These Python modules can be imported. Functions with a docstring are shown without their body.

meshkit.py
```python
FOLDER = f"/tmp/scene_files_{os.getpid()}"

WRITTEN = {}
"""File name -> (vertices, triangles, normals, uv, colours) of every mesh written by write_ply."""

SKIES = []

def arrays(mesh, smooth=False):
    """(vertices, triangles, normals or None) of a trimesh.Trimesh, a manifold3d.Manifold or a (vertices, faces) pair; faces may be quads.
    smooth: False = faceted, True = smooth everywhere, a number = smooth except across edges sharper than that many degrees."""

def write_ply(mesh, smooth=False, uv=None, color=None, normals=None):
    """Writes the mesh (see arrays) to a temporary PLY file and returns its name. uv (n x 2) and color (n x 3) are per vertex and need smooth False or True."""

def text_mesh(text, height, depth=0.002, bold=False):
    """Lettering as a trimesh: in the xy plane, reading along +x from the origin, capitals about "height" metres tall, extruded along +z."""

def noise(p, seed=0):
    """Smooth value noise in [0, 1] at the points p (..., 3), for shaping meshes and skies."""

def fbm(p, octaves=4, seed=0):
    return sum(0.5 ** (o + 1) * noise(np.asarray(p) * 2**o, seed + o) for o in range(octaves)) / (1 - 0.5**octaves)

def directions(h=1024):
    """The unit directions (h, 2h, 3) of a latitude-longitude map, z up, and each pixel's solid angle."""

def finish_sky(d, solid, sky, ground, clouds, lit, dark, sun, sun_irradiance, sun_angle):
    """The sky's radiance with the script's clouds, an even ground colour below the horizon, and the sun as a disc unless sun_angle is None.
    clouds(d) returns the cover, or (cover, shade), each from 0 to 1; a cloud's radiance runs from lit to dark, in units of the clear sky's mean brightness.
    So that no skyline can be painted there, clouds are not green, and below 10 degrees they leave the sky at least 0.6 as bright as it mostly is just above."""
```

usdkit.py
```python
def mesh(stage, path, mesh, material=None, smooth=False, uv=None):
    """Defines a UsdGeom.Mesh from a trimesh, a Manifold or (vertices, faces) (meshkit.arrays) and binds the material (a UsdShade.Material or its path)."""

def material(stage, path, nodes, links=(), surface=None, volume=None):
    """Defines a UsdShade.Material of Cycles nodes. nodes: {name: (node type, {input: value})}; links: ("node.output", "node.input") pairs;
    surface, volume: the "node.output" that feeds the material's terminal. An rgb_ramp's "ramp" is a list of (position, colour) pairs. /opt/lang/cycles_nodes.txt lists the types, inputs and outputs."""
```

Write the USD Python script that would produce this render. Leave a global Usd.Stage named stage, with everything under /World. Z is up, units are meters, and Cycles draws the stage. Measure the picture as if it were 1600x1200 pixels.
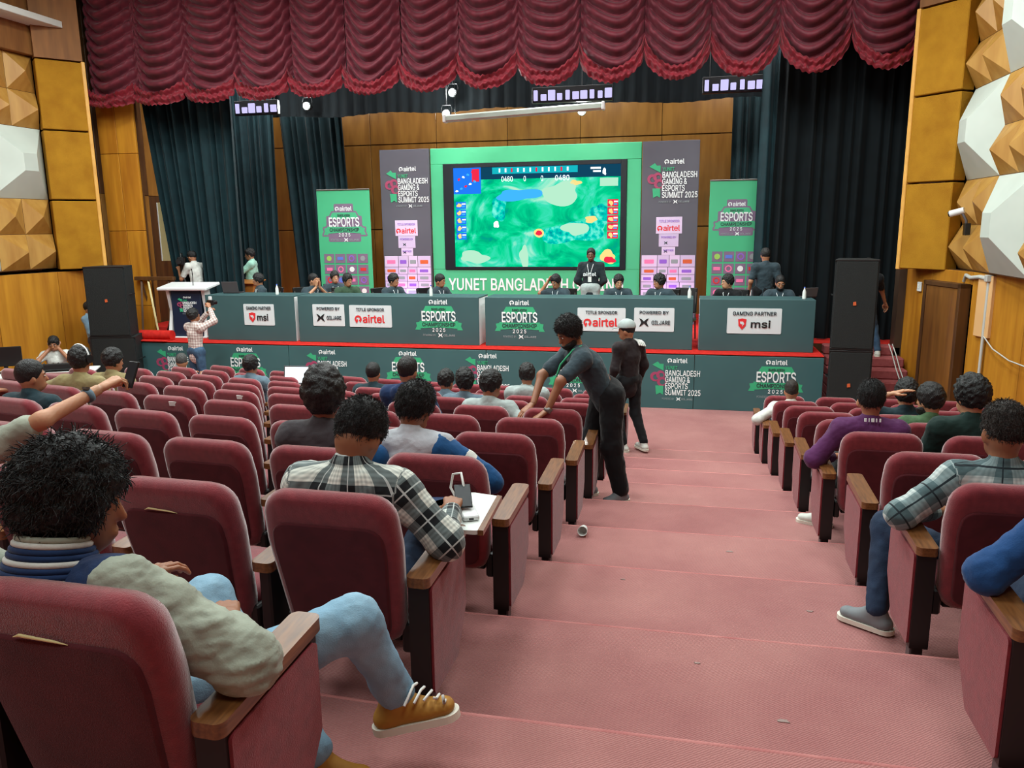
import math, random
import numpy as np, trimesh, usdkit, meshkit
from shapely.geometry import Polygon, Point, LineString, box as sbox
from shapely import affinity
from shapely.ops import unary_union
from pxr import Usd, UsdGeom, UsdLux, UsdShade, Gf, Sdf, Vt
stage = Usd.Stage.CreateInMemory()
UsdGeom.SetStageUpAxis(stage, UsdGeom.Tokens.z); UsdGeom.SetStageMetersPerUnit(stage, 1.0)
W = UsdGeom.Xform.Define(stage, '/World'); UsdGeom.Scope.Define(stage, '/World/Looks')
random.seed(7); rng = np.random.default_rng(7)
# ------------------------------------------------------------------ camera
EYE = 3.13
cam = UsdGeom.Camera.Define(stage, '/World/Camera')
cr = (.97701873, .21285651, -.01124789); cd = (.03133995, -.1956464, -.9801736); cf = (-.21083694, .95729546, -.19782111)
cam.AddTransformOp().Set(Gf.Matrix4d(cr[0], cr[1], cr[2], 0, -cd[0], -cd[1], -cd[2], 0, -cf[0], -cf[1], -cf[2], 0, 0, 0, EYE, 1))
cam.CreateHorizontalApertureAttr(36.0); cam.CreateVerticalApertureAttr(27.0)
cam.CreateFocalLengthAttr(36.0 * 1231.1 / 1600); cam.CreateClippingRangeAttr(Gf.Vec2f(.05, 200))
cam.CreateExposureAttr(0.3)
# ------------------------------------------------------------------ light: the hall's ceiling lamps, plus fill lights added for the stage
CEIL = 7.9
def rect_light(x, y, z, w, h, power, col, rot=None):
    global nl; nl += 1
    L = UsdLux.RectLight.Define(stage, f'/World/overhead_light_{nl:03d}')
    L.CreateWidthAttr(w); L.CreateHeightAttr(h); L.CreateIntensityAttr(power); L.CreateColorAttr(Gf.Vec3f(*col))
    L.AddTranslateOp().Set((x, y, z))
    if rot: L.AddRotateXYZOp().Set(rot)
nl = 0
HALL = (.91, 1.0, .97)
for lx in (-9.0, -5.6, -2.4, 1.2):
    for ly, pw in ((-.6, 10), (3.4, 15), (7.4, 24), (11.4, 36)):
        rect_light(lx, ly, CEIL - .06, 1.3, 1.3, pw, HALL)
for lx in (-9.5, -6, -2.5, 1.0):
    rect_light(lx, 18.0, 6.9, 1.8, .6, 17, (1.0, .98, .93), (22, 0, 0))      # unseen fill lights added to brighten the stage back wall
    rect_light(lx, 15.75, 6.9, 1.6, .4, 46, (1.0, .98, .95), (14, 0, 0))  # added fill row over the seated players
    rect_light(lx, 9.6, CEIL - .1, 1.0, .5, 40, HALL, (52, 0, 0))            # fill lights added to brighten the stage from the front
# ------------------------------------------------------------------ helpers
def lin(c):
    c = np.asarray(c, float) / 255.
    return tuple(np.where(c < .04045, c / 12.92, ((c + .055) / 1.055) ** 2.4))
used = set()
def numbered(path):
    if path not in used: used.add(path); return path
    i = 1
    while f'{path}_{i:03d}' in used: i += 1
    p = f'{path}_{i:03d}'; used.add(p); return p
def pth(parent):
    return '/World' if parent is None else (parent if isinstance(parent, str) else str(parent.GetPath()))
def tag(o, label=None, cat=None, group=None, kind=None):
    o = o.GetPrim() if hasattr(o, 'GetPrim') else o
    for k, v in (('label', label), ('category', cat), ('group', group), ('kind', kind)):
        if v: o.SetCustomDataByKey(k, v)
    return o
def obj(name, mesh, m, parent=None, smooth=False, uv=None, label=None):
    p = numbered(pth(parent) + '/' + name)
    o = usdkit.mesh(stage, p, mesh, M[m] if isinstance(m, str) else m, smooth, uv).GetPrim()
    if label: o.SetCustomDataByKey('label', label)
    return o
def thing(name, label, cat, loc=(0, 0, 0), rotz=0, group=None, scale=None):
    x = UsdGeom.Xform.Define(stage, numbered('/World/' + name))
    x.AddTranslateOp().Set(tuple(map(float, loc)))
    if rotz: x.AddRotateZOp().Set(float(rotz))
    if scale: x.AddScaleOp().Set((scale, scale, scale))
    return tag(x, label, cat, group)
def struct(name, mesh=None, m=None, smooth=False):
    if mesh is None: o = UsdGeom.Xform.Define(stage, numbered('/World/' + name)).GetPrim()
    else: o = obj(name, mesh, m, None, smooth)
    return tag(o, kind='structure')
def copy(root, loc, rotz=0, label=None, group=None, name=None):
    was = root.GetCustomData()
    x = UsdGeom.Xform.Define(stage, numbered('/World/' + (name or root.GetName().rstrip('0123456789').rstrip('_'))))
    x.AddTranslateOp().Set(tuple(map(float, loc)))
    x.AddRotateZOp().Set(float(rotz))
    x.GetPrim().GetReferences().AddInternalReference(root.GetPath()); x.GetPrim().SetInstanceable(True)
    return tag(x, label or was['label'], was['category'], group or was.get('group'))
cat = trimesh.util.concatenate
def bx(x0, x1, y0, y1, z0, z1):
    b = trimesh.creation.box((x1 - x0, y1 - y0, z1 - z0)); b.apply_translation(((x0 + x1) / 2, (y0 + y1) / 2, (z0 + z1) / 2)); return b
def T(m, t=(0, 0, 0), rz=0, rx=0, ry=0):
    m = m.copy()
    for a, ax in ((rx, (1, 0, 0)), (ry, (0, 1, 0)), (rz, (0, 0, 1))):
        if a: m.apply_transform(trimesh.transformations.rotation_matrix(math.radians(a), ax))
    m.apply_translation(t); return m
def cbox(x0, x1, y0, y1, z0, z1, c=.008):
    """box with chamfered edges"""
    h = np.array([x1 - x0, y1 - y0, z1 - z0]) / 2; c = min(c, *(h * .45)); ce = np.array([x0 + x1, y0 + y1, z0 + z1]) / 2
    pts = [np.array([sx * (h[0] - (a != 0) * c), sy * (h[1] - (a != 1) * c), sz * (h[2] - (a != 2) * c)]) + ce for sx in (-1, 1) for sy in (-1, 1) for sz in (-1, 1) for a in range(3)]
    return trimesh.convex.convex_hull(np.array(pts))
def ext(poly, d):
    g = getattr(poly, 'geoms', [poly])
    return cat([trimesh.creation.extrude_polygon(p, d, engine='earcut') for p in g if p.area > 1e-9])
def flat(poly, y, d=.004):
    """polygon given in (x, z), standing in the xz plane, its face towards -y at y"""
    m = ext(poly, d); v = m.vertices.copy(); m.vertices = np.c_[v[:, 0], y + d - v[:, 2], v[:, 1]]
    m.faces = m.faces[:, ::1]; m.fix_normals(); return m
def tube(pts, r, n=8, closed=False):
    pts = np.asarray(pts, float); r = np.broadcast_to(r, len(pts)); V = []; F = []
    up = np.array([0, 0, 1.]); prev = None
    for i, p in enumerate(pts):
        t = pts[min(i + 1, len(pts) - 1)] - pts[max(i - 1, 0)]; t /= np.linalg.norm(t) + 1e-9
        a = np.cross(t, up if abs(t[2]) < .9 else [1., 0, 0]) if prev is None else prev - t * np.dot(prev, t)
        a /= np.linalg.norm(a) + 1e-9; prev = a; b = np.cross(t, a)
        th = np.arange(n) / n * 2 * math.pi
        V += list(p + r[i] * (np.outer(np.cos(th), a) + np.outer(np.sin(th), b)))
    for i in range(len(pts) - 1):
        for j in range(n):
            k = (j + 1) % n
            F += [[i * n + j, i * n + k, (i + 1) * n + k], [i * n + j, (i + 1) * n + k, (i + 1) * n + j]]
    V += [pts[0], pts[-1]]; a, b = len(V) - 2, len(V) - 1; e = (len(pts) - 1) * n
    for j in range(n):
        k = (j + 1) % n; F += [[a, k, j], [b, e + j, e + k]]
    m = trimesh.Trimesh(V, F, process=False); return m
def cyl(r, h, t=(0, 0, 0), n=20, r2=None):
    m = trimesh.creation.revolve([(0, 0), (r, 0), (r if r2 is None else r2, h), (0, h)], sections=n); m.apply_translation(t); return m
_tx = {}
def text(s, h, width=None, bold=False):
    k = (s, bold)
    if k not in _tx: _tx[k] = meshkit.text_mesh(s, 1.0, .02, bold)
    m = _tx[k].copy(); b = m.bounds; m.apply_translation((-(b[0][0] + b[1][0]) / 2, 0, 0))
    sx = h if width is None else width / (b[1][0] - b[0][0])
    v = m.vertices; m.vertices = np.c_[v[:, 0] * sx, v[:, 1] * h, v[:, 2] * .15]
    return m
def wtext(s, h, x, z, y, width=None, bold=False):
    """lettering standing in the xz plane facing -y, centred on x, base line z"""
    m = text(s, h, width, bold); v = m.vertices.copy(); m.vertices = np.c_[v[:, 0] + x, y - v[:, 2], v[:, 1] + z]
    return m
# ------------------------------------------------------------------ materials
M = {}
def mat(name, c, rough=.6, c2=None, scale=8, stretch=(1, 1, 1), bump=0, bscale=None, sheen=0, coat=0, spec=.5, metal=0, space='object', detail=4, trans=0):
    N = {'p': ('principled_bsdf', {'base_color': lin(c), 'roughness': rough, 'specular_ior_level': spec, 'metallic': metal, 'sheen_weight': sheen, 'sheen_roughness': .4, 'coat_weight': coat, 'coat_roughness': .07 if coat > .9 else .12})}
    Lk = []
    if c2 is not None or bump:
        if space == 'object': N['tc'] = ('texture_coordinate', {}); src = 'tc.object'
        else: N['tc'] = ('geometry', {}); src = 'tc.position'
        N['mp'] = ('mapping', {'scale': stretch}); Lk.append((src, 'mp.vector'))
        N['n'] = ('noise_texture', {'scale': float(scale), 'detail': float(detail)}); Lk.append(('mp.vector', 'n.vector'))
        if c2 is not None:
            N['r'] = ('rgb_ramp', {'ramp': [(.3, lin(c)), (.7, lin(c2))]}); Lk += [('n.fac', 'r.fac'), ('r.color', 'p.base_color')]
        if bump:
            N['n2'] = ('noise_texture', {'scale': float(bscale or scale * 4), 'detail': 3.0}); Lk.append(('mp.vector', 'n2.vector'))
            N['b'] = ('bump', {'strength': float(bump), 'distance': .01}); Lk += [('n2.fac', 'b.height'), ('b.normal', 'p.normal')]
    M[name] = usdkit.material(stage, '/World/Looks/' + name, N, Lk, 'p.BSDF'); return M[name]
def emit(name, c, s):
    M[name] = usdkit.material(stage, '/World/Looks/' + name, {'e': ('emission', {'color': lin(c), 'strength': float(s)})}, [], 'e.emission')
mat('seat_fabric', (134, 50, 58), .85, (116, 42, 50), 30, bump=.25, bscale=260, sheen=.95, spec=.2)
mat('seat_panel', (92, 36, 43), .9, (78, 30, 36), 12, bump=.2, bscale=260, sheen=.2, spec=.2)
mat('arm_fabric', (142, 52, 60), .85, (124, 44, 52), 25, bump=.25, bscale=260, sheen=.3, spec=.2)
mat('arm_wood', (130, 84, 44), .35, (92, 56, 28), 6, (14, 1.2, 14), coat=.25)
mat('black_laminate', (20, 17, 18), .45)
mat('steel', (120, 118, 115), .4, metal=.8)
mat('grey_metal', (88, 82, 84), .5, metal=.3)
mat('wall_wood', (184, 124, 30), .6, (154, 95, 20), 2.2, (3.5, 3.5, .35), coat=.05, spec=.3, space='pos')
mat('wall_wood_b', (192, 134, 36), .6, (164, 106, 24), 2.2, (3.5, 3.5, .35), coat=.05, spec=.3, space='pos')
mat('stage_wood', (158, 112, 52), .3, (126, 84, 36), 1.6, (3.0, 3.0, .5), coat=1.0, space='pos')
mat('stage_wood_b', (166, 118, 56), .3, (132, 90, 40), 1.6, (3.0, 3.0, .5), coat=1.0, space='pos')
mat('brown_wood', (140, 92, 44), .7, (112, 70, 32), 2, (3, 3, .5), space='pos')
mat('dark_wood', (92, 58, 26), .5, (66, 40, 18), 2, (4, 4, .5), space='pos')
mat('perforated', (170, 122, 28), .8, (152, 104, 20), 3, spec=.2, bump=.6, bscale=90, space='pos')
mat('panel_trim', (226, 172, 84), .5, (206, 150, 66), 4, space='pos')
mat('tile_white', (196, 206, 197), .6, (186, 196, 187), 1.5, space='pos')
mat('tile_wood', (184, 140, 68), .5, (162, 114, 48), 2, (3, 3, .6), space='pos')
mat('ceiling_white', (200, 202, 196), .8)
mat('floor_wood_dark', (70, 52, 38), .5, (54, 40, 30), 3)
mat('drape', (14, 44, 50), .8, (10, 34, 40), 5, sheen=.06, spec=.3)
mat('drape_black', (9, 17, 21), .9, (6, 12, 15), 5, sheen=.04, spec=.2)
mat('valance', (102, 32, 44), .62, (76, 21, 33), 9, bump=.15, bscale=120, sheen=.12, spec=.3)
mat('valance_frill', (122, 20, 34), .6, (90, 14, 26), 14, bump=.4, bscale=90, sheen=.15, spec=.3)
mat('slate', (55, 89, 91), .6, (50, 82, 85), 1.2)
mat('fascia', (57, 96, 98), .6, (52, 88, 91), 1.0)
mat('carpet_edge', (194, 132, 128), .95, (172, 106, 105), 6, bump=.3, bscale=120, spec=.1, space='pos')
mat('red_carpet', (205, 48, 40), .95, (180, 38, 34), 12, bump=.3, bscale=200, spec=.1)
mat('stair_carpet', (166, 92, 92), .95, (146, 76, 78), 14, bump=.4, bscale=200, spec=.1)
mat('white_paint', (224, 228, 228), .4)
mat('label_white', (206, 216, 218), .5)
mat('ink_dark', (36, 52, 58), .6)
mat('ink_black', (16, 18, 20), .6)
mat('ink_red', (214, 40, 44), .6)
mat('ink_white', (228, 236, 236), .6)
mat('ink_green', (52, 168, 118), .6)
mat('ink_grey', (140, 152, 154), .6)
mat('ink_magenta', (158, 62, 96), .6)
mat('banner_green', (72, 184, 132), .5, (66, 176, 126), .8)
mat('banner_grey', (88, 88, 98), .5, (80, 80, 90), .8)
mat('lilac', (214, 196, 226), .5); mat('lilac_b', (200, 184, 216), .5)
mat('logo_tile', (124, 104, 130), .6)
mat('ink_orange', (206, 92, 46), .6); mat('ink_blue', (90, 120, 214), .6); mat('ink_violet', (140, 92, 200), .6); mat('ink_lime', (150, 200, 90), .6)
mat('ink_pink', (240, 120, 170), .6)
mat('bezel', (14, 22, 30), .4)
mat('speaker_box', (18, 25, 26), .75, (18, 23, 24), 6, bump=.3, bscale=300)
mat('speaker_grille', (19, 26, 26), .75, (13, 18, 19), 60, bump=.8, bscale=500)
mat('podium_navy', (18, 34, 58), .5)
mat('beige_board', (220, 206, 150), .7)
mat('lectern_wood', (168, 106, 44), .45, (140, 84, 34), 3, (4, 4, .6))
mat('case_grey', (176, 190, 180), .5)
mat('black_plastic', (14, 15, 17), .4)
mat('cable_white', (230, 232, 228), .5)
mat('paper', (226, 232, 228), .7)
mat('stain_grey', (150, 130, 124), .9)
mat('conduit', (190, 192, 186), .5)
mat('door_wood', (136, 88, 34), .5, (104, 64, 24), 2.2, (4, 4, .4), space='pos')
mat('beige_wall', (222, 176, 120), .6)
emit('lamp_glow', (240, 255, 248), 30); emit('cloth_fold_glow', (206, 200, 255), .9); emit('laptop_glow', (225, 240, 250), 1.6)
# carpet of the hall: rows of diagonal loops, worn paler in patches
M['carpet'] = usdkit.material(stage, '/World/Looks/carpet', {
    'g': ('geometry', {}), 'n': ('noise_texture', {'scale': .9, 'detail': 5.0, 'roughness': .6}), 'r': ('rgb_ramp', {'ramp': [(.3, lin((156, 96, 96))), (.72, lin((182, 126, 121)))]}),
    'mp': ('mapping', {'rotation': (0, 0, .9), 'scale': (1, 1, 1)}), 'w': ('wave_texture', {'scale': 34.0, 'distortion': 3.0, 'detail': 3.0, 'detail_scale': 3.0}),
    'm': ('mix_color', {'blend_type': 'multiply', 'fac': .2}), 'n2': ('noise_texture', {'scale': 160.0, 'detail': 2.0}), 'a': ('math', {'math_type': 'add'}),
    'b': ('bump', {'strength': .4, 'distance': .005}), 'p': ('principled_bsdf', {'roughness': .95, 'specular_ior_level': .1, 'sheen_weight': .25})},
    [('g.position', 'n.vector'), ('n.fac', 'r.fac'), ('g.position', 'mp.vector'), ('mp.vector', 'w.vector'), ('r.color', 'm.a'), ('w.color', 'm.b'), ('m.result', 'p.base_color'),
     ('g.position', 'n2.vector'), ('w.fac', 'a.value1'), ('n2.fac', 'a.value2'), ('a.value', 'b.height'), ('b.normal', 'p.normal')], 'p.BSDF')
# ------------------------------------------------------------------ the raked floor
TZ = {-3: 1.73, -2: 1.574, -1: 1.417, 0: 1.26, 1: 1.103, 2: .945, 3: .79, 4: .625, 5: .45, 6: .275, 7: .105, 8: -.05}
FZ = -.05
def YK(k): return 2.51 + 1.015 * k - (.09 if k == -1 else 0)
def DY(x):
    d = min(max(0., -(x + 1.1)), 7.); return .02 * d + .02 * d * d
floor = struct('floor')
xs = np.r_[np.linspace(-15, -1.1, 16), 1.0, 9.0]
for k in range(-3, 9):
    near = [(x, -6 if k == -3 else YK(k) - .08 + DY(x)) for x in xs]
    far = [(x, 21 if k == 8 else YK(k + 1) - .08 + DY(x)) for x in xs[::-1]]
    m = ext(Polygon(near + far), 1.0); m.apply_translation((0, 0, TZ[k] - 1.0))
    obj('tread', m, 'carpet', floor)
    # rounded nosing of the tread towards the stage
    if k < 8:
        obj('nosing', tube([(x, y + .004, TZ[k] - .015) for x, y in far[::-1]], .018, 8), 'carpet_edge', floor, True)
for (x, y, k, r) in ((.25, 2.2, -1, .02), (-.08, 1.95, -1, .014), (.75, 1.75, -1, .03), (.1, 3.2, 0, .012), (.42, 2.85, 0, .02), (.7, 4.1, 1, .016), (-.3, 4.3, 1, .012), (.35, 5.2, 2, .02)):
    a = np.linspace(0, 6.28, 12, endpoint=False); P = Polygon([(x + r * (1 + .4 * math.sin(3 * t + x * 9)) * math.cos(t), y + r * (.7 + .3 * math.cos(2 * t)) * math.sin(t)) for t in a])
    m = ext(P, .004); m.apply_translation((0, 0, TZ[k] - .001)); obj('worn_spot', m, 'stain_grey', floor)
# ------------------------------------------------------------------ shell of the hall
CX = -4.22
def mx(x): return 2 * CX - x
struct('ceiling', bx(-17, 9, -6, 21, CEIL, CEIL + .3), 'ceiling_white')
struct('wall_back', bx(-17, 9, -6.3, -6, -1, CEIL), 'wall_wood')
sb = struct('wall_front')            # the wall behind the stage, in tall veneer panels
xj = [-13.2, -11.4, -9.75, -8.09, -6.3, -4.45, -2.62, -.66, 1.3, 3.2, 5.2]
for i in range(len(xj) - 1):
    for z0, z1 in ((.9, 3.05), (3.06, 5.2), (5.21, CEIL)):
        obj('panel', cbox(xj[i] + .006, xj[i + 1] - .006, 20.0, 20.1, z0, z1 - .012, .006), ('stage_wood', 'stage_wood_b')[(i + int(z0)) % 2], sb)
obj('backing', bx(-13.2, 5.2, 20.1, 20.2, -.1, CEIL), 'dark_wood', sb)
def wall_run(parent, p0, p1, z0, z1, width, mats, rows=1, thick=.06, gap=.008):
    """a run of veneer panels on the vertical plane p0 > p1; its face is on the left of the direction"""
    p0, p1 = np.array(p1), np.array(p0); L = np.linalg.norm(p1 - p0); n = max(1, round(L / width)); a = math.degrees(math.atan2(*(p1 - p0)[::-1]))
    for i in range(n):
        for r in range(rows):
            za, zb = z0 + (z1 - z0) * r / rows, z0 + (z1 - z0) * (r + 1) / rows
            m = cbox(L * i / n + gap / 2, L * (i + 1) / n - gap / 2, -thick, 0, za, zb - gap, .006)
            obj('panel', T(m, (p0[0], p0[1], 0), rz=a), mats[(i + r) % len(mats)], parent)
    m = bx(0, L, -thick - .06, -thick, z0, z1); obj('backing', T(m, (p0[0], p0[1], 0), rz=a), 'dark_wood', parent)
WW = ('wall_wood', 'wall_wood_b')
def rw(y): return 3.99 + .26 * (14.2 - y)
# right wall: lower run with a door opening, upper acoustic panels and tiles
wr = struct('wall_right')
wall_run(wr, (rw(13.2), 13.2), (rw(-6), -6), -.1, 2.36, 1.25, WW, 1)
wall_run(wr, (rw(15.1), 15.1), (rw(14.24), 14.24), -.1, 2.36, .9, WW, 1)
wall_run(wr, (rw(14.24), 14.24), (rw(13.2), 13.2), 2.16, 2.36, 1.1, WW, 1)
wall_run(wr, (4.66, 14.1), (rw(-6) + .3, -6), 2.36, CEIL, 1.4, WW, 3)
wl = struct('wall_left')
wall_run(wl, (mx(rw(-6)), -6), (mx(rw(15.1)), 15.1), -.1, 2.3, 1.25, WW, 1)
wall_run(wl, (mx(rw(-6) + .3), -6), (mx(4.66), 14.1), 2.3, CEIL, 1.4, WW, 3)
# acoustic panels turned to the audience at the stage corners, three to a stack
def acoustic(parent, p0, p1, flip):
    p0, p1 = np.array(p0), np.array(p1)
    if flip: p0, p1 = p1, p0
    L = np.linalg.norm(p1 - p0); a = math.degrees(math.atan2(*(p1 - p0)[::-1]))
    for z0, z1 in ((2.33, 3.72), (3.73, 5.08), (5.09, 6.42)):
        obj('acoustic_panel', T(cbox(.0, L + .0, -.3, 0, z0 + .01, z1 - .01, .012), (*p0, 0), rz=a), 'perforated', parent)
    e = 0 if not flip else L
    obj('edge_trim', T(cbox(min(e, e + .0) - .035, e + .035, -.32, .02, 2.32, 6.43, .01), (*p0, 0), rz=a), 'panel_trim', parent)
    obj('panel_cap', T(bx(0, L, -.3, .0, 6.44, CEIL), (*p0, 0), rz=a), 'brown_wood', parent)
acoustic(wr, (3.74, 14.75), (4.28, 14.1), False)
acoustic(wl, (mx(3.74), 14.75), (mx(4.28), 14.1), True)
# faceted tiles: one big white pyramid or four small wooden ones to a bay
def pyramid(w, h, d, top, skew=0.):
    """frustum of base w x h standing d proud of the plane y = 0 towards -y"""
    a, b = w / 2, h / 2; ta, tb = a * top, b * top
    v = [(-a, 0, -b), (a, 0, -b), (a, 0, b), (-a, 0, b), (-ta + skew * a, -d, -tb), (ta + skew * a, -d, -tb), (ta + skew * a, -d, tb), (-ta + skew * a, -d, tb)]
    return trimesh.convex.convex_hull(np.array(v + [(x, .05, z) for x, y, z in v[:4]]))
S = 1.37
def tile_bays(parent, side):
    for c in range(3):
        yc = 14.1 - S * (c + .5)
        for r in range(3):
            zc = 3.13 - .76 + S * (r + .5); X = 4.3 if side > 0 else mx(4.3)
            rz = -90 if side > 0 else 90
            if (c + r) % 2 == 1:
                obj('white_tile', T(pyramid(S - .01, S - .01, .34, .24), (X, yc, zc), rz=rz), 'tile_white', parent)
            else:
                for i in (-1, 1):
                    for j in (-1, 1):
                        obj('wood_tile', T(pyramid(S / 2 - .008, S / 2 - .008, .24, .02, .3 * j * side), (X, yc + i * S / 4, zc + j * S / 4), rz=rz), 'tile_wood', parent)
    X = 4.3 if side > 0 else mx(4.3)
    obj('tile_backing', bx(min(X, X + side * .3), max(X, X + side * .3), 14.1 - 3 * S, 14.1, 2.36, CEIL), 'dark_wood', parent)
    obj('upper_panel', cbox(X - .16, X + .16, 14.1 - 3 * S, 14.12, 2.37 + 3 * S, CEIL, .01), 'brown_wood', parent)
tile_bays(wr, 1); tile_bays(wl, -1)
# beige patch of wall beside the door
obj('plaster_patch', T(cbox(0, .34, -.05, .012, 1.42, 2.33), (rw(13.0), 13.0, 0), rz=math.degrees(math.atan2(-1, .26))), 'beige_wall', wr)
# door
dr = struct('door_1')
da = math.degrees(math.atan2(-.97, .25)); dl = 1.02
dm = lambda *a, c=.006: T(cbox(*a, c), (rw(14.22), 14.22, 0), rz=da)
obj('door_leaf', dm(.07, dl - .07, -.14, -.1, FZ, 2.10), 'door_wood', dr)
for z0, z1 in ((.15, .9), (1.05, 1.95)): obj('door_panel', dm(.2, dl - .2, -.1, -.085, z0, z1), 'door_wood', dr)
for a, b, z0, z1 in ((0, .07, FZ, 2.17), (dl - .07, dl, FZ, 2.17), (0, dl, 2.1, 2.17)): obj('door_frame', dm(a, b, -.16, .015, z0, z1), 'dark_wood', dr)
obj('latch_bar', dm(.16, .5, -.09, -.06, .98, 1.01), 'steel', dr); obj('door_handle', T(tube([(.13, -.1, 1.0), (.13, -.05, 1.0), (.22, -.05, 1.0)], .011), (rw(14.22), 14.22, 0), rz=da), 'steel', dr, True)
# proscenium: wood return on the left, dark jamb on the right, bulkhead above
pl = struct('trim_1')
wall_run(pl, (mx(3.78), 15.1), (-11.33, 15.1), -.1, CEIL, .45, WW, 5)
for m in pl.GetChildren(): pass
pr = struct('trim_2', bx(3.66, 3.78, 15.0, 15.3, -.1, CEIL), 'floor_wood_dark')
struct('trim_3', bx(-12.3, 4.0, 15.32, 15.6, 6.35, CEIL), 'drape_black')
struct('trim_4', cbox(-13.6, -12.1, 12.2, 14.3, 7.02, 7.14), 'ceiling_white')
sl = struct('wall_stage_left'); wall_run(sl, (-12.4, 15.2), (-12.4, 20), -.1, CEIL, 1.6, ('stage_wood', 'dark_wood'), 2)
sr = struct('wall_stage_right', bx(4.3, 4.5, 15.2, 20.1, -.1, CEIL), 'dark_wood')
# ------------------------------------------------------------------ the stage
SZ = .93
st = struct('stage')
obj('stage_deck', bx(-10.81, 2.3, 13.75, 15.3, -.1, SZ - .015), 'dark_wood', st)
obj('stage_deck', bx(-12.4, 4.3, 15.3, 20, -.1, SZ - .015), 'dark_wood', st)
obj('stage_carpet', cbox(-10.81, 2.3, 13.73, 15.3, SZ - .015, SZ, .004), 'red_carpet', st)
obj('stage_carpet', cbox(-12.3, 4.2, 15.3, 19.9, SZ - .015, SZ - .002, .004), 'red_carpet', st)
# stairs at the right of the stage
sx0, sx1 = 2.5, 3.78
stair = struct('stairs')
for i in range(6):
    z = FZ + (SZ - FZ) * (i + 1) / 6
    obj('step', cbox(sx0, sx1, 13.55 + .29 * i, 15.31, z - (SZ - FZ) / 6, z, .02), 'stair_carpet', stair)
# ------------------------------------------------------------------ printed graphics
def swirl(x, z, s):
    """ring mark with a tail"""
    a = np.radians(np.linspace(-60, 215, 22)); o = [(x + s * .5 * math.cos(t), z + s * .5 * math.sin(t)) for t in a]
    i = [(x + s * .27 * math.cos(t) - .03 * s, z + s * (.22 * math.sin(t)) + .06 * s) for t in a[::-1]]
    ring = Polygon(o + i).buffer(0); tail = Polygon([(x - .42 * s, z - .28 * s), (x - .1 * s, z + .02 * s), (x - .02 * s, z - .18 * s), (x - .22 * s, z - .58 * s)])
    return unary_union([ring, tail])
def xmark(x, z, s):
    h = s / 2
    P = Polygon([(-1.1, 1), (-.55, .75), (0, .22), (.55, .75), (1.1, 1), (.62, .0), (1.1, -1), (.55, -.75), (0, -.22), (-.55, -.75), (-1.1, -1), (-.62, .0)])
    return affinity.translate(affinity.scale(P, h, h, origin=(0, 0)), x, z)
def airtel(par, x, z, y, h, m):
    w = h * 3.1
    obj('ring_emblem', flat(swirl(x - w * .58, z + h * .42, h * .95), y), m, par)
    obj('lettering', wtext('airtel', h * .95, x + w * .1, z, y + .004, w * .95, True), m, par)
def powered(par, x, z, y, w, m1='ink_grey', m2='ink_white'):
    h = w * .055
    obj('lettering', wtext('POWERED BY', h, x - w * .28, z, y + .004, w * .38), m1, par)
    obj('cross_emblem', flat(xmark(x + w * .04, z + h * .5, h * 2.2), y), m2, par)
    obj('lettering', wtext('GILJARE', h * .95, x + w * .3, z, y + .004, w * .34, True), m1, par)
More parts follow.
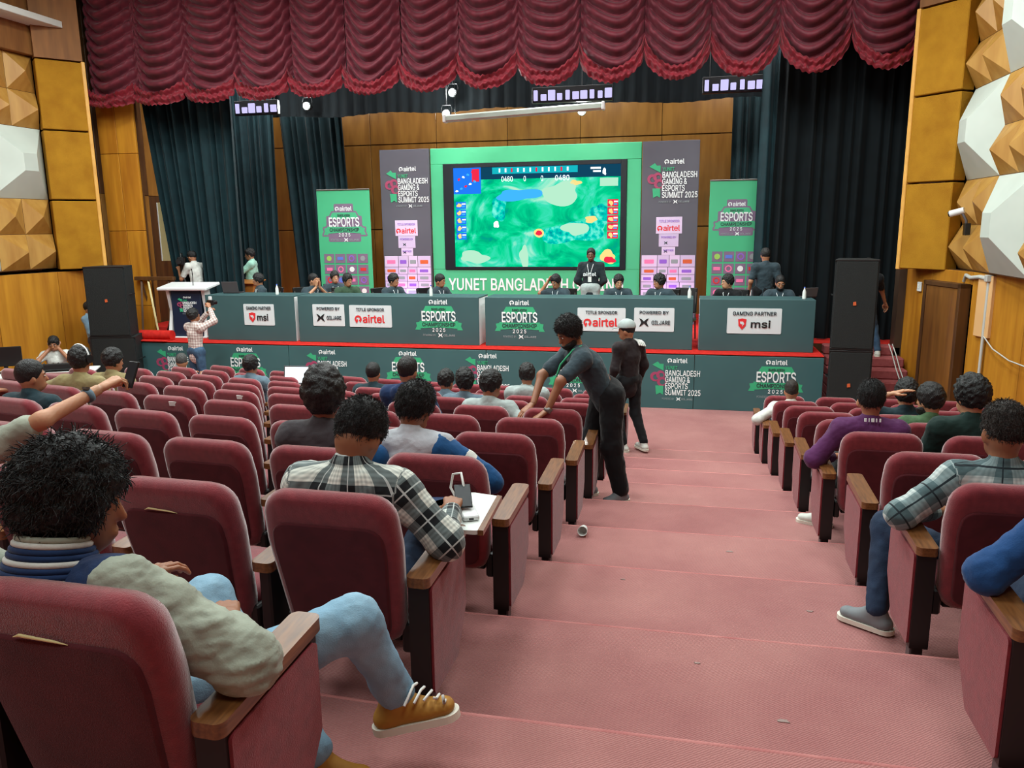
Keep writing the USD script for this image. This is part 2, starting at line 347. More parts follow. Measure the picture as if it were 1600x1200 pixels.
def crest(par, x, z, y, s, green='ink_green', plate=None, dark='ink_dark'):
    """championship crest, s wide; z is its middle"""
    def R(poly): return affinity.translate(affinity.scale(poly, s, s, origin=(0, 0)), x, z)
    trap = Polygon([(-.28, .31), (.28, .31), (.36, .17), (-.36, .17)])
    rib = Polygon([(-.42, .0), (0, -.02), (.42, .0), (.42, -.16), (0, -.13), (-.42, -.16)])
    tails = [Polygon([(q * .4, -.02), (q * .5, -.04), (q * .48, -.11), (q * .52, -.19), (q * .4, -.19)]) for q in (-1, 1)]
    if plate:
        outer = unary_union([trap, rib, *tails, sbox(-.4, -.05, .4, .2), sbox(-.36, -.31, .36, -.14), sbox(-.2, .31, .2, .47)])
        obj('outline_plate', flat(R(outer.buffer(.035)), y + .004), plate, par)
    airtel(par, x + .02 * s, z + .35 * s, y, .1 * s, 'ink_white')
    obj('crest_top', flat(R(trap), y), green, par)
    obj('lettering', wtext('BANGLADESH', .05 * s, x, z + .22 * s, y - .002, .3 * s, True), dark, par)
    obj('lettering', wtext('ESPORTS', .2 * s, x, z + .0 * s, y - .002, .74 * s, True), 'ink_white', par)
    obj('ribbon', flat(R(rib), y), green, par)
    for t in tails: obj('ribbon_tail', flat(R(t), y + .002), green, par)
    obj('lettering', wtext('CHAMPIONSHIP', .075 * s, x, z - .11 * s, y - .002, .72 * s, True), dark, par)
    obj('lettering', wtext('2 0 2 5', .075 * s, x, z - .225 * s, y - .002, .28 * s, True), 'ink_white', par)
    powered(par, x, z - .32 * s, y, .74 * s)
def summit(par, x, z, y, s):
    """summit logo, s wide; z is its middle"""
    def R(pts): return affinity.translate(affinity.scale(Polygon(pts), s, s, origin=(0, 0)), x, z)
    airtel(par, x + .06 * s, z + .36 * s, y, .1 * s, 'ink_white')
    obj('green_shape', flat(R([(-.47, .31), (-.36, .38), (-.32, .33), (-.24, .33), (-.24, .19), (-.36, .25)]), y), 'ink_green', par)
    obj('green_shape', flat(R([(-.4, -.13), (-.24, -.13), (-.24, -.32), (-.3, -.28), (-.38, -.32)]), y), 'ink_green', par)
    for i, (cx, cz, r) in enumerate(((-.41, .06, .1), (-.3, .1, .09), (-.27, -.04, .1))):
        c = Point(cx, cz).buffer(r, 10).difference(Point(cx + .015, cz - .01).buffer(r * .55, 10))
        obj('rose_petal', flat(affinity.translate(affinity.scale(c, s, s, origin=(0, 0)), x, z), y + .001 * i), 'ink_magenta', par)
    obj('lettering', wtext('YUNET', .07 * s, x - .08 * s, z + .22 * s, y, .24 * s, True), 'ink_green', par)
    for i, (t, w) in enumerate((('BANGLADESH', .7), ('GAMING &', .5), ('ESPORTS', .46), ('SUMMIT 2025', .72))):
        obj('lettering', wtext(t, .115 * s, x + (-.2 + w / 2) * s, z + (.085 - .135 * i) * s, y, w * s, True), 'ink_white', par)
    powered(par, x + .05 * s, z - .42 * s, y, .66 * s)
# fascia of the stage: grey printed sheet with logos
fa = thing('stage_fascia', 'dark slate printed skirt along the front of the stage with green and white event logos', 'stage skirt')
FY = 13.72
for x0, x1 in ((-10.81, -7.42), (-7.42, -3.5), (-3.5, .2), (.2, 2.3)):
    obj('sheet', cbox(x0 + .004, x1 - .004, FY, FY + .03, FZ, .9, .004), 'fascia', fa)
for i, (x, k) in enumerate(((-9.9, 's'), (-8.35, 'c'), (-6.65, 's'), (-5.0, 'c'), (-3.5, 's'), (-1.9, 'c'), (-.12, 's'), (1.55, 'c'))):
    summit(fa, x, .46, FY - .003, .84) if k == 's' else crest(fa, x, .47, FY - .003, .86)
# ------------------------------------------------------------------ long desks on the stage
def label(par, x, z, y, w, h, kind):
    obj('sponsor_label', flat(affinity.translate(sbox(-w / 2 + .02, -h / 2 + .02, w / 2 - .02, h / 2 - .02).buffer(.02), x, z), y, .006), 'label_white', par)
    y -= .008
    if kind == 'airtel':
        obj('lettering', wtext('TITLE SPONSOR', .055, x, z + .1, y, w * .66, True), 'ink_dark', par); airtel(par, x + .02, z - .12, y, .15, 'ink_red')
    elif kind == 'pow':
        obj('lettering', wtext('POWERED BY', .055, x, z + .1, y, w * .72, True), 'ink_dark', par)
        obj('cross_emblem', flat(xmark(x - w * .25, z - .05, .15), y), 'ink_black', par); obj('lettering', wtext('GILJARE', .07, x + w * .17, z - .085, y, w * .46, True), 'ink_dark', par)
    else:
        obj('lettering', wtext('GAMING PARTNER', .06, x, z + .1, y, w * .8, True), 'ink_dark', par)
        sh = Polygon([(-.07, .08), (0, .095), (.07, .08), (.06, -.03), (0, -.1), (-.06, -.03)])
        obj('shield_emblem', flat(affinity.translate(sh, x - w * .22, z - .05), y), 'ink_red', par)
        obj('shield_mark', flat(affinity.translate(affinity.scale(Polygon([(-.05, .05), (.02, .05), (.045, .0), (.0, -.06), (.01, -.01), (-.035, .0)]), .8, .8), x - w * .22, z - .05), y - .004), 'label_white', par)
        obj('lettering', wtext('msi', .12, x + w * .12, z - .11, y, w * .36, True), 'ink_black', par)
DYF = 14.1; DT = 1.83
def desk(x0, x1, lab):
    t = thing('stage_desk', lab, 'desk', (0, 0, 0))
    obj('front_panel', cbox(x0, x1, DYF, DYF + .03, SZ, DT, .006), 'slate', t)
    obj('desk_top', cbox(x0, x1, DYF + .01, DYF + .72, DT - .03, DT - .002, .006), 'slate', t)
    for x in (x0, x1 - .03): obj('side_panel', cbox(x, x + .03, DYF + .03, DYF + .68, SZ, DT - .03, .005), 'white_paint', t)
    obj('modesty_rail', bx(x0 + .04, x1 - .04, DYF + .6, DYF + .63, SZ + .3, SZ + .36), 'steel', t)
    return t
d1 = desk(-9.37, -7.44, 'dark slate desk at the left end of the stage with one white sponsor label')
label(d1, -8.2, 1.45, DYF - .008, .66, .42, 'msi')
d2 = desk(-7.36, -3.72, 'long dark slate desk left of stage centre with two white labels and a green crest')
label(d2, -6.72, 1.46, DYF - .008, .66, .42, 'pow'); label(d2, -5.86, 1.45, DYF - .008, .86, .42, 'airtel'); crest(d2, -4.5, 1.38, DYF - .004, .9)
d3 = desk(-3.6, .15, 'long dark slate desk right of stage centre with a green crest and two white labels')
crest(d3, -2.95, 1.38, DYF - .004, .9); label(d3, -1.45, 1.45, DYF - .008, .86, .42, 'airtel'); label(d3, -.52, 1.46, DYF - .008, .7, .42, 'pow')
d4 = desk(.26, 2.17, 'dark slate desk at the right end of the stage with one white sponsor label')
label(d4, 1.18, 1.46, DYF - .008, .9, .44, 'msi')
# ------------------------------------------------------------------ LED wall, side panels, banners
LY = 17.8
gf = thing('screen_surround', 'bright green printed surround standing around the big LED screen', 'backdrop')
gx0, gx1, gz = -5.77, -1.0, 4.85; bx0, bx1, bz0, bz1 = -5.47, -1.31, 2.13, 4.50
obj('surround_top', cbox(gx0, gx1, LY, LY + .1, bz1, gz), 'banner_green', gf)
obj('surround_side', cbox(gx0, bx0, LY, LY + .1, bz0, bz1 - .002), 'banner_green', gf); obj('surround_side', cbox(bx1, gx1, LY, LY + .1, bz0, bz1 - .002), 'banner_green', gf)
obj('surround_base', cbox(gx0, gx1, LY, LY + .1, SZ, bz0 - .002), 'banner_green', gf)
obj('lettering', wtext('YUNET BANGLADESH GAMING', .26, -3.38, 1.66, LY - .006, 4.05, True), 'ink_white', gf)
obj('lettering', wtext('& ESPORTS SUMMIT 2025', .26, -3.38, 1.27, LY - .006, 3.7, True), 'ink_white', gf)
M['screen'] = usdkit.material(stage, '/World/Looks/screen', {
    'tc': ('geometry', {}), 'mp': ('mapping', {'scale': (1.0, 1.0, 1.25)}), 'n': ('noise_texture', {'scale': 1.15, 'detail': 7.0, 'roughness': .55, 'distortion': 1.4}),
    'r': ('rgb_ramp', {'ramp': [(.28, lin((0, 120, 150))), (.4, lin((0, 168, 120))), (.5, lin((4, 205, 140))), (.58, lin((60, 214, 178))), (.66, lin((150, 226, 196))), (.76, lin((206, 224, 190)))]}),
    'e': ('emission', {'strength': .95})}, [('tc.position', 'mp.vector'), ('mp.vector', 'n.vector'), ('n.fac', 'r.fac'), ('r.color', 'e.color')], 'e.emission')
M['screen_b'] = usdkit.material(stage, '/World/Looks/screen_b', {
    'tc': ('geometry', {}), 'n': ('noise_texture', {'scale': 9.0, 'detail': 3.0}),
    'r': ('rgb_ramp', {'ramp': [(.3, lin((0, 140, 150))), (.5, lin((0, 205, 180))), (.7, lin((120, 235, 215)))]}), 'e': ('emission', {'strength': .95})}, [('tc.position', 'n.vector'), ('n.fac', 'r.fac'), ('r.color', 'e.color')], 'e.emission')
for n, c, s in (('hud_navy', (16, 66, 92), .9), ('hud_blue', (30, 110, 220), 1.1), ('hud_white', (235, 245, 250), 1.1), ('hud_red', (226, 40, 70), 1.0), ('hud_teal', (20, 170, 180), 1.0), ('hud_pale', (170, 220, 190), 1.0), ('hud_yellow', (240, 210, 130), 1.0), ('hud_sky', (60, 170, 235), 1.0)): emit(n, c, s)
sc = thing('led_screen', 'large black framed LED screen showing a green game map', 'screen')
for a in ((bx0, bx0 + .24, bz0, bz1), (bx1 - .13, bx1, bz0, bz1), (bx0 + .24, bx1 - .13, bz1 - .09, bz1), (bx0 + .24, bx1 - .13, bz0, bz0 + .06)):
    obj('bezel', cbox(a[0], a[1], LY - .03, LY + .08, a[2], a[3], .004), 'bezel', sc)
ix0, ix1, iz0, iz1 = bx0 + .24, bx1 - .13, bz0 + .06, bz1 - .09
obj('display', bx(ix0, ix1, LY + .0, LY + .02, iz0, iz1), 'screen', sc)
iw, ih = ix1 - ix0, iz1 - iz0
def hud(name, u0, u1, v0, v1, m, d=.004): return obj(name, bx(ix0 + iw * u0, ix0 + iw * u1, LY - d, LY, iz0 + ih * v0, iz0 + ih * v1), m, sc)
def blob(name, u, v, ru, rv, m, seed, d=.002, rough=.25):
    a = np.linspace(0, 2 * math.pi, 40, endpoint=False); g = np.random.default_rng(seed); ph = g.uniform(0, 6, 4)
    rr = 1 + rough * sum(np.sin((i + 2) * a + ph[i]) / (i + 1.5) for i in range(4))
    obj(name, flat(Polygon([(ix0 + iw * (u + ru * r * math.cos(t)), iz0 + ih * (v + rv * r * math.sin(t))) for t, r in zip(a, rr)]).buffer(0), LY - d, d), m, sc)
blob('map_river', .4, .72, .13, .06, 'hud_sky', 3); blob('map_clearing', .65, .72, .12, .1, 'hud_pale', 5); blob('map_clearing', .74, .38, .07, .07, 'hud_pale', 8)
blob('map_cliff', .72, .34, .17, .11, 'screen_b', 11, .0015); blob('map_cliff', .88, .5, .05, .14, 'screen_b', 12, .0015); blob('map_cliff', .28, .6, .05, .12, 'screen_b', 13, .0015)
blob('map_rock', .43, .1, .03, .1, 'hud_pale', 15); blob('map_rock', .12, .1, .09, .06, 'hud_pale', 16); blob('map_rock', .83, .47, .04, .03, 'hud_yellow', 17)
blob('map_ring', .52, .34, .03, .045, 'hud_yellow', 19, .003, .05); blob('map_marker', .52, .34, .018, .026, 'hud_red', 20, .0045, .1)
blob('map_marker', .26, .43, .02, .03, 'hud_white', 21); blob('map_marker', .74, .83, .03, .025, 'hud_yellow', 22); blob('map_effect', .93, .1, .05, .06, 'hud_yellow', 23); blob('map_effect', .94, .07, .03, .035, 'hud_red', 24, .0035)
hud('score_bar', .17, 1.0, .88, 1.0, 'hud_navy'); hud('team_bar', .24, .75, .93, .995, 'hud_teal', .006)
hud('minimap', 0, .17, .74, 1.0, 'hud_blue', .005); hud('minimap_corner', .115, .16, .86, .985, 'hud_red', .007)
for i in range(9): blob('minimap_mark', .02 + .014 * i, .77 + .023 * ((i * 5) % 9), .008, .012, ('hud_white', 'hud_red', 'hud_sky')[i % 3], 30 + i, .008)
for i, (u, s, w) in enumerate(((.33, '0480', .07), (.437, '0', .015), (.54, '0', .015), (.66, '0480', .085))): obj('score_digits', wtext(s, .11, ix0 + iw * u, iz0 + ih * .855, LY - .008, iw * w, True), 'hud_white', sc)
for i in range(12): hud('team_tick', .28 + .037 * i, .29 + .037 * i, .945, .985, ('hud_white', 'hud_white', 'hud_red', 'hud_white')[i % 4], .008)
hud('chat_box', .88, .985, .79, .87, 'hud_pale', .006); blob('corner_mark', .905, .93, .012, .03, 'hud_white', 40, .007); hud('corner_text', .825, .885, .955, .975, 'hud_white', .008); hud('corner_text', .84, .885, .925, .945, 'hud_white', .008)
for i in range(5):
    v = .28 + .078 * i
    for side, u0, c in ((0, .012, 'hud_blue'), (1, .925, 'hud_red')):
        hud('player_card', u0, u0 + .062, v, v + .07, c if side == 0 else 'hud_red', .005)
        blob('player_mark', u0 + .02, v + .035, .013, .022, 'hud_yellow', 50 + i + 9 * side, .007); hud('player_bar', u0 + .036, u0 + .06, v + .04, v + .055, 'hud_white', .007); hud('player_bar', u0 + .036, u0 + .056, v + .015, v + .03, 'hud_sky', .007)
def sponsor_panel(x0, x1, lab):
    t = thing('sponsor_panel', lab, 'banner'); c = (x0 + x1) / 2; w = x1 - x0; y = LY - .06
    obj('panel_sheet', cbox(x0 + .004, x1 - .004, LY - .05, LY + .05, SZ, 4.85, .004), 'banner_grey', t)
    summit(t, c + .04, 4.0, y, w * .86)
    zt = 3.27
    for i, (ww, hh, m) in enumerate(((.46, .36, 'lilac'), (.35, .28, 'lilac_b'), (.24, .18, 'lilac'))):
        obj('sponsor_box', flat(sbox(c - ww * w / 2, zt - hh, c + ww * w / 2, zt - .005), y, .006), m, t)
        if i == 0: obj('lettering', wtext('TITLE SPONSOR', .05, c, zt - .12, y - .004, .36 * w), 'ink_violet', t); airtel(t, c + .02, zt - .3, y - .004, .12, 'ink_red')
        else: obj('lettering', wtext(('POWERED BY', 'PARTNER')[i - 1], .045, c, zt - .1, y - .004, ww * w * .75), 'ink_violet', t); obj('cross_emblem', flat(xmark(c - .06, zt - hh + .08, .07), y - .004), 'ink_dark', t)
        zt -= hh
    rows = [(.3, .22, .2, .28), (.3, .2, .2, .3), (.24, .24, .22, .3), (.24, .24, .24, .28), (.24, .2, .3, .26), (.26, .28, .36)]
    for r, cells in enumerate(rows):
        h = .26 if r == 0 else .165; tw = .96 if r < 5 else .82; xx = c - tw * w / 2; tot = sum(cells)
        for i, q in enumerate(cells):
            e = xx + tw * w * q / tot
            obj('sponsor_box', flat(sbox(xx + .006, zt - h + .006, e - .006, zt - .004), y, .005), ('lilac', 'lilac_b')[(r + i) % 2], t)
            obj('sponsor_mark', flat(sbox(xx + .22 * (e - xx), zt - h * .66, xx + .75 * (e - xx), zt - h * .42).buffer(.012), y - .003, .003), ('ink_pink', 'ink_violet', 'ink_grey', 'ink_orange', 'ink_grey')[(r * 3 + i) % 5], t)
            xx = e
        zt -= h
    return t
sponsor_panel(-6.98, -5.785, 'tall grey sponsor panel left of the green screen surround')
sponsor_panel(-.985, .22, 'tall grey sponsor panel right of the green screen surround')
RY = 17.3
def rollup(x0, x1, zt, lab):
    t = thing('rollup_banner', lab, 'banner'); c = (x0 + x1) / 2; w = x1 - x0
    obj('banner_sheet', cbox(x0, x1, RY, RY + .01, SZ + .08, zt, .003), 'banner_green', t)
    obj('base_case', cbox(x0 - .02, x1 + .02, RY - .06, RY + .08, SZ, SZ + .08), 'steel', t); obj('top_rail', cbox(x0, x1, RY - .012, RY + .02, zt - .01, zt + .02), 'steel', t)
    obj('support_pole', cyl(.012, zt - SZ - .1, (c, RY + .04, SZ + .08)), 'steel', t, 40)
    crest(t, c, zt - .82, RY - .006, w * .78, 'banner_green', 'logo_tile')
    cols = ('ink_lime', 'ink_blue', 'ink_violet', 'ink_grey', 'ink_pink', 'ink_pink', 'ink_white', 'ink_red', 'ink_red', 'ink_blue', 'ink_pink', 'ink_violet', 'ink_pink', 'ink_violet', 'ink_red', 'ink_white')
    for r in range(4):
        for q in range(4):
            cx = c + (q - 1.5) * w * .215; cz = zt - 1.55 - .25 * r
            obj('logo_tile', flat(sbox(cx - w * .095, cz - .105, cx + w * .095, cz + .105), RY - .005, .004), 'logo_tile', t)
            i = r * 4 + q; P = (Point(cx, cz).buffer(.06, 6), sbox(cx - .07, cz - .035, cx + .07, cz + .035), Point(cx, cz).buffer(.07, 12).difference(Point(cx, cz).buffer(.045, 12)))[i % 3]
            obj('logo_mark', flat(P, RY - .009, .004), cols[i], t)
rollup(-8.38, -7.08, 3.96, 'green roll-up banner with a crest at the left of the stage')
rollup(.44, 1.55, 3.98, 'green roll-up banner with a crest at the right of the stage')
# ------------------------------------------------------------------ scalloped house valance
def grid(nx, nz, f):
    u, v = np.meshgrid(np.linspace(0, 1, nx), np.linspace(0, 1, nz), indexing='ij')
    P = f(u, v).reshape(-1, 3); i, j = np.meshgrid(np.arange(nx - 1), np.arange(nz - 1), indexing='ij'); a = (i * nz + j).ravel()
    return trimesh.Trimesh(P, np.vstack([np.c_[a, a + nz, a + nz + 1], np.c_[a, a + nz + 1, a + 1]]), process=False)
val = thing('stage_valance', 'dark red draped velvet valance with scalloped frilled hem hanging over the stage opening', 'valance')
VY = 15.0; vx0, vx1, NSW = -12.12, 3.68, 14
for i in range(NSW):
    a, b = vx0 + (vx1 - vx0) * i / NSW, vx0 + (vx1 - vx0) * (i + 1) / NSW; zc = 5.66 + .034 * i; zb = 5.57 - .02; g = np.random.default_rng(i); ph = g.uniform(0, 1); amp = g.uniform(.9, 1.15)
    def hem(u): return zc - (zc - zb) * (1 - (2 * u - 1) ** 2) ** .7 if zc - zb > .02 else zc + 0 * u
    sag = .46 * amp
    def swag(u, v, off=0):
        c = 1 - (2 * u - 1) ** 2; zl = hem(u) + .12 + .16 * (2 * u - 1) ** 2; z = zl + (CEIL - zl) * v
        q = (z + sag * c ** .9 + .05 * np.sin(7 * u + i)) / .23 + ph
        fold = (.5 - .5 * np.cos(2 * math.pi * q + .5 * np.sin(2 * math.pi * q))) ** 1.1 * (.25 + .75 * c) * .17
        pleat = .05 * np.sin(u * 46 + i) * (1 - c) ** 1.5
        return np.stack([a + (b - a) * u, VY - fold - pleat - .16 * c, z], -1)
    obj('swag', grid(44, 120, swag), 'valance', val, True)
    def frill(u, v):
        zl = hem(u); top = zl + .36 - .12 * (1 - (2 * u - 1) ** 2); z = zl + (top - zl) * v; c = 1 - (2 * u - 1) ** 2
        r = .016 * np.sin(u * 62 + 3 * np.sin(5 * u + i) + 2.2 * v) * (1.2 - v) + .014 * np.sin(u * 31 + i * 2 - 3 * v)
        ridge = .07 * (.5 - .5 * np.cos(2 * math.pi * (1.7 * v + .25 * np.sin(6 * u + i) + .12 * np.sin(17 * u + 2 * i))))
        return np.stack([a + (b - a) * u, VY - .2 - .16 * c - r - ridge, z + .012 * np.sin(u * 70)], -1)
    obj('frill', grid(90, 14, frill), 'valance_frill', val, True)
# ------------------------------------------------------------------ black and teal drapes on the stage
def drape(lab, x0t, x1t, x0b, x1b, y, z1, m='drape', amp=.09, pitch=.2, seed=0, z0=SZ):
    g = np.random.default_rng(seed); ph = g.uniform(0, 6, 5); n = int((x1t - x0t) / pitch * 14)
    def f(u, v):
        w = u + .004 * np.sin(9 * u * math.pi + ph[0] + 2 * v); s = w * (x1t - x0t) / pitch * 2 * math.pi
        y_ = amp * (np.sin(s + 1.1 * np.sin(.37 * s + ph[1]) + .5 * (1 - v) * np.sin(.9 * s + ph[2])) + .45 * np.sin(.53 * s + ph[3])) * (.75 + .25 * (1 - v))
        xa = x0b + (x1b - x0b) * w; xt = x0t + (x1t - x0t) * w
        return np.stack([xa + (xt - xa) * v ** 1.0, y + y_, z0 + .02 + (z1 - z0) * v], -1)
    o = obj('stage_drape', grid(n, 12, f), m, None, True); return tag(o, lab, 'curtain')
drape('dark teal gathered drape nearest the left edge of the stage opening', -11.55, -9.4, -11.0, -9.45, 15.7, 6.5, seed=1)
drape('narrow dark drape hanging second from the left behind the lectern', -10.5, -9.2, -10.4, -9.3, 17.1, 6.5, 'drape', .07, .17, 2)
drape('dark teal drape hanging just left of the left roll-up banner', -9.95, -8.25, -9.6, -8.0, 18.6, 6.5, seed=3)
drape('dark drape strip hanging behind the right roll-up banner', .88, 1.75, .9, 1.75, 18.4, 6.5, 'drape', .07, .19, 4)
drape('wide black drape closing the right side of the stage', 1.55, 3.95, 1.5, 3.95, 15.75, 6.5, 'drape_black', .05, .22, 5)
drape('narrow black drape edge left of the wide black drape', 1.28, 1.6, 1.26, 1.6, 15.95, 6.5, 'drape', .05, .16, 6)
o = obj('border_drape', grid(200, 8, lambda u, v: np.stack([-12.2 + 16 * u, 17.25 + .05 * np.sin(u * 380), 5.57 + .03 * np.sin(u * 40) + 1.8 * v], -1)), 'drape_black', None, True)
tag(o, 'black border drape running across the stage just under the red valance', 'curtain')
def glowing_folds(x0, x1, z, lab):  # brightly lit cloth folds, their shine built in as glowing strips
    t = thing('lit_cloth_folds', lab, 'lit cloth', ((x0 + x1) / 2, 16.2, z)); h = (x1 - x0) / 2
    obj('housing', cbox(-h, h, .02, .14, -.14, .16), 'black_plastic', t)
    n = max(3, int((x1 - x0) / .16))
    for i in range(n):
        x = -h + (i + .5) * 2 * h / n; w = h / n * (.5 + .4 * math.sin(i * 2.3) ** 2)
        obj('glowing_fold', cbox(x - w, x + w, -.02, .02, -.1 + .05 * math.sin(i * 3.1) ** 2, .1 - .08 * math.sin(i * 1.7) ** 2), 'cloth_fold_glow', t, label='pale violet glowing cloth fold')
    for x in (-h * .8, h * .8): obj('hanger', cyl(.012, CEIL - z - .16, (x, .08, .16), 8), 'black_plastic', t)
glowing_folds(-9.66, -8.64, 5.66, 'glowing violet-white cloth folds showing under the valance at the far left')
glowing_folds(-3.1, -1.5, 5.64, 'glowing violet-white cloth folds showing above the centre of the green screen')
glowing_folds(.2, 1.5, 5.68, 'glowing violet-white cloth folds showing above the right roll-up banner')
# ------------------------------------------------------------------ stage lamps and the projection screen case
def spot(x, y, z, lab, aim=-1):
    t = thing('stage_spotlight', lab, 'spotlight', (x, y, z))
    obj('housing', T(trimesh.creation.revolve([(0, .2), (.06, .19), (.085, .1), (.095, 0), (.085, 0), (.075, .02)], sections=20), rx=-90), 'black_plastic', t, True)
    obj('lens', T(trimesh.creation.icosphere(2, .07), (0, -.02, 0)), 'lamp_glow', t, True)
    obj('yoke', tube([(-.1, .05, 0), (-.115, .05, .1), (-.09, .05, .18), (.09, .05, .18), (.115, .05, .1), (.1, .05, 0)], .008, 6), 'black_plastic', t)
    obj('hanger', cyl(.014, CEIL - .18 - z, (0, .05, .18), 8), 'black_plastic', t)
    L = UsdLux.SphereLight.Define(stage, str(t.GetPath()) + '/lamp_light'); L.CreateRadiusAttr(.05); L.CreateIntensityAttr(420); L.CreateColorAttr(Gf.Vec3f(.95, 1, .96)); L.AddTranslateOp().Set((0, -.14, -.02))
spot(-8.3, 16.9, 5.76, 'lit stage spotlight hanging at the left above the teal drape')
spot(-4.96, 16.95, 5.9, 'lit stage spotlight, the higher one above the left end of the screen case')
spot(-5.08, 16.85, 5.46, 'lit stage spotlight, the lower one at the left end of the screen case')
spot(-2.19, 16.9, 5.41, 'lit stage spotlight under the right part of the screen case')
t = thing('projection_screen_case', 'long pale grey projection screen case hanging above the green screen surround', 'screen case', (-3.3, 16.25, 5.34), 0)
obj('case_tube', T(cbox(-1.62, 1.62, -.08, .08, -.07, .07, .03), ry=-2.2), 'case_grey', t)
for x in (-1.62, 1.62): obj('end_cap', T(cbox(x - .03, x + .03, -.09, .09, -.08, .08, .02), (0, 0, x * .038)), 'white_paint', t)
for x in (-1.4, 1.4): obj('hanging_wire', cyl(.006, CEIL - 5.34 - .03 - x * .038, (x, 0, .06 + x * .038), 6), 'black_plastic', t)
for x, lab in ((-6.38, 'small violet uplight at the foot of the left sponsor panel'), (-.4, 'small violet uplight at the foot of the right sponsor panel')):
    t = thing('stage_uplight', lab, 'spotlight', (x, LY - .45, SZ)); obj('base', cbox(-.1, .1, -.06, .06, 0, .03), 'black_plastic', t)
    obj('housing', T(cyl(.07, .14, (0, 0, -.02)), (0, 0, .1), rx=-25), 'black_plastic', t, 30)
    L = UsdLux.SphereLight.Define(stage, str(t.GetPath()) + '/lamp_light'); L.CreateRadiusAttr(.05); L.CreateIntensityAttr(190); L.CreateColorAttr(Gf.Vec3f(.75, .45, 1.0)); L.AddTranslateOp().Set((0, .08, .34))
# ------------------------------------------------------------------ loudspeakers, two stacks
def speaker(x, y, z, w, d, h, rz, lab):
    t = thing('loudspeaker', lab, 'loudspeaker', (x, y, z), rz)
    P = Polygon([(-w / 2, 0), (w / 2, 0), (w * .36, d), (-w * .36, d)]); m = ext(P, h); obj('cabinet', m, 'speaker_box', t)
    obj('grille', cbox(-w / 2 + .02, w / 2 - .02, -.025, .0, .03, h - .03, .012), 'speaker_grille', t)
    for zz in (.0, h - .03): obj('edge_rail', cbox(-w / 2, w / 2, -.02, .0, zz, zz + .03), 'black_laminate', t)
    obj('badge', flat(Polygon([(-.025, -.035), (.03, -.03), (.022, .04), (-.03, .03)]), -.032, .008), 'ink_orange', t).GetParent() if 0 else obj('badge', T(flat(Polygon([(-.022, -.03), (.026, -.025), (.02, .032), (-.024, .025)]), -.034, .01), (0, 0, h * .52)), 'ink_orange', t, label='small orange badge')
    for sx in (-1, 1): obj('handle', T(tube([(0, .15, h * .6), (.03 * sx, .2, h * .6), (.03 * sx, .35, h * .6), (0, .4, h * .6)], .012, 6), (sx * w * .46, 0, 0)), 'black_plastic', t)
    return t
SR, SLX = 2.6, -10.87
speaker(SR, 13.2, FZ, .64, .6, 1.17, -6, 'tall black loudspeaker on the floor right of the stage, lower one of its stack')
speaker(SR + .0, 13.2, FZ + 1.175, .64, .6, 1.42, -6, 'tall black loudspeaker right of the stage, upper one of its stack')
speaker(SLX + .02, 13.2, FZ, .86, .6, 1.13, 14, 'tall black loudspeaker on the floor left of the stage, lower one of its stack')
speaker(SLX - .02, 13.2, FZ + 1.135, .78, .6, 1.35, 14, 'tall black loudspeaker left of the stage, upper one of its stack')
# ------------------------------------------------------------------ podium, tripod camera, lectern, boards, trestle
t = thing('podium', 'navy podium with white sloping top and side fins at the left of the stage', 'podium', (-9.93, 14.42, SZ), 4)
obj('front_panel', cbox(-.34, .3, -.12, -.08, .0, .98), 'podium_navy', t); obj('body', cbox(-.32, .28, -.08, .3, 0, .98), 'podium_navy', t)
obj('reading_top', T(cbox(-.58, .5, -.22, .36, 0, .06, .02), (0, 0, 1.0), rx=8), 'white_paint', t)
for x in (-.42, .34):
    P = Polygon([(-.16, 0), (.1, 0), (.2, .55), (.12, 1.0), (-.12, 1.0), (-.02, .55)]) if x < 0 else Polygon([(-.12, 0), (.1, 0), (.2, .55), (.12, 1.0), (-.1, 1.0), (-.02, .55)])
    m = ext(P, .07); v = m.vertices; m.vertices = np.c_[v[:, 2] + x - .03, v[:, 0], v[:, 1]]; m.fix_normals(); obj('side_fin', m, 'white_paint', t)
summit(t, .0, .66, -.128, .42)
obj('microphone', tube([(.1, .0, 1.05), (.12, -.02, 1.25), (.16, -.1, 1.4)], .008, 6), 'black_plastic', t, True); obj('foot_plate', cbox(-.46, .42, -.2, .4, 0, .03), 'white_paint', t)
t = thing('video_camera', 'black video camera on a tripod behind the podium', 'camera', (-10.75, 15.45, SZ))
obj('camera_body', T(cbox(-.07, .07, -.16, .2, -.08, .1, .02), (0, 0, 1.5), rz=25), 'black_plastic', t); obj('lens', T(cyl(.05, .16), (.04, -.14, 1.51), rx=90, rz=25), 'black_plastic', t, 30)
obj('handle', T(tube([(0, -.1, .09), (0, -.08, .17), (0, .1, .17), (0, .12, .09)], .012, 6), (0, 0, 1.5), rz=25), 'black_plastic', t); obj('tripod_head', cyl(.05, .12, (0, 0, 1.3)), 'black_plastic', t, 30)
for a in (90, 210, 330): obj('leg', tube([(0, 0, 1.32), (.42 * math.cos(math.radians(a)), .42 * math.sin(math.radians(a)), 0.01)], .016, 8), 'black_plastic', t)
t = thing('lectern', 'small orange-brown wooden lectern behind the left desk', 'lectern', (-9.75, 16.3, SZ))
obj('body', cbox(-.3, .3, -.2, .2, 0, .98), 'lectern_wood', t); obj('top', T(cbox(-.36, .36, -.26, .26, 0, .03), (0, 0, .99), rx=6), 'lectern_wood', t); obj('base', cbox(-.34, .34, -.24, .24, 0, .06), 'dark_wood', t)
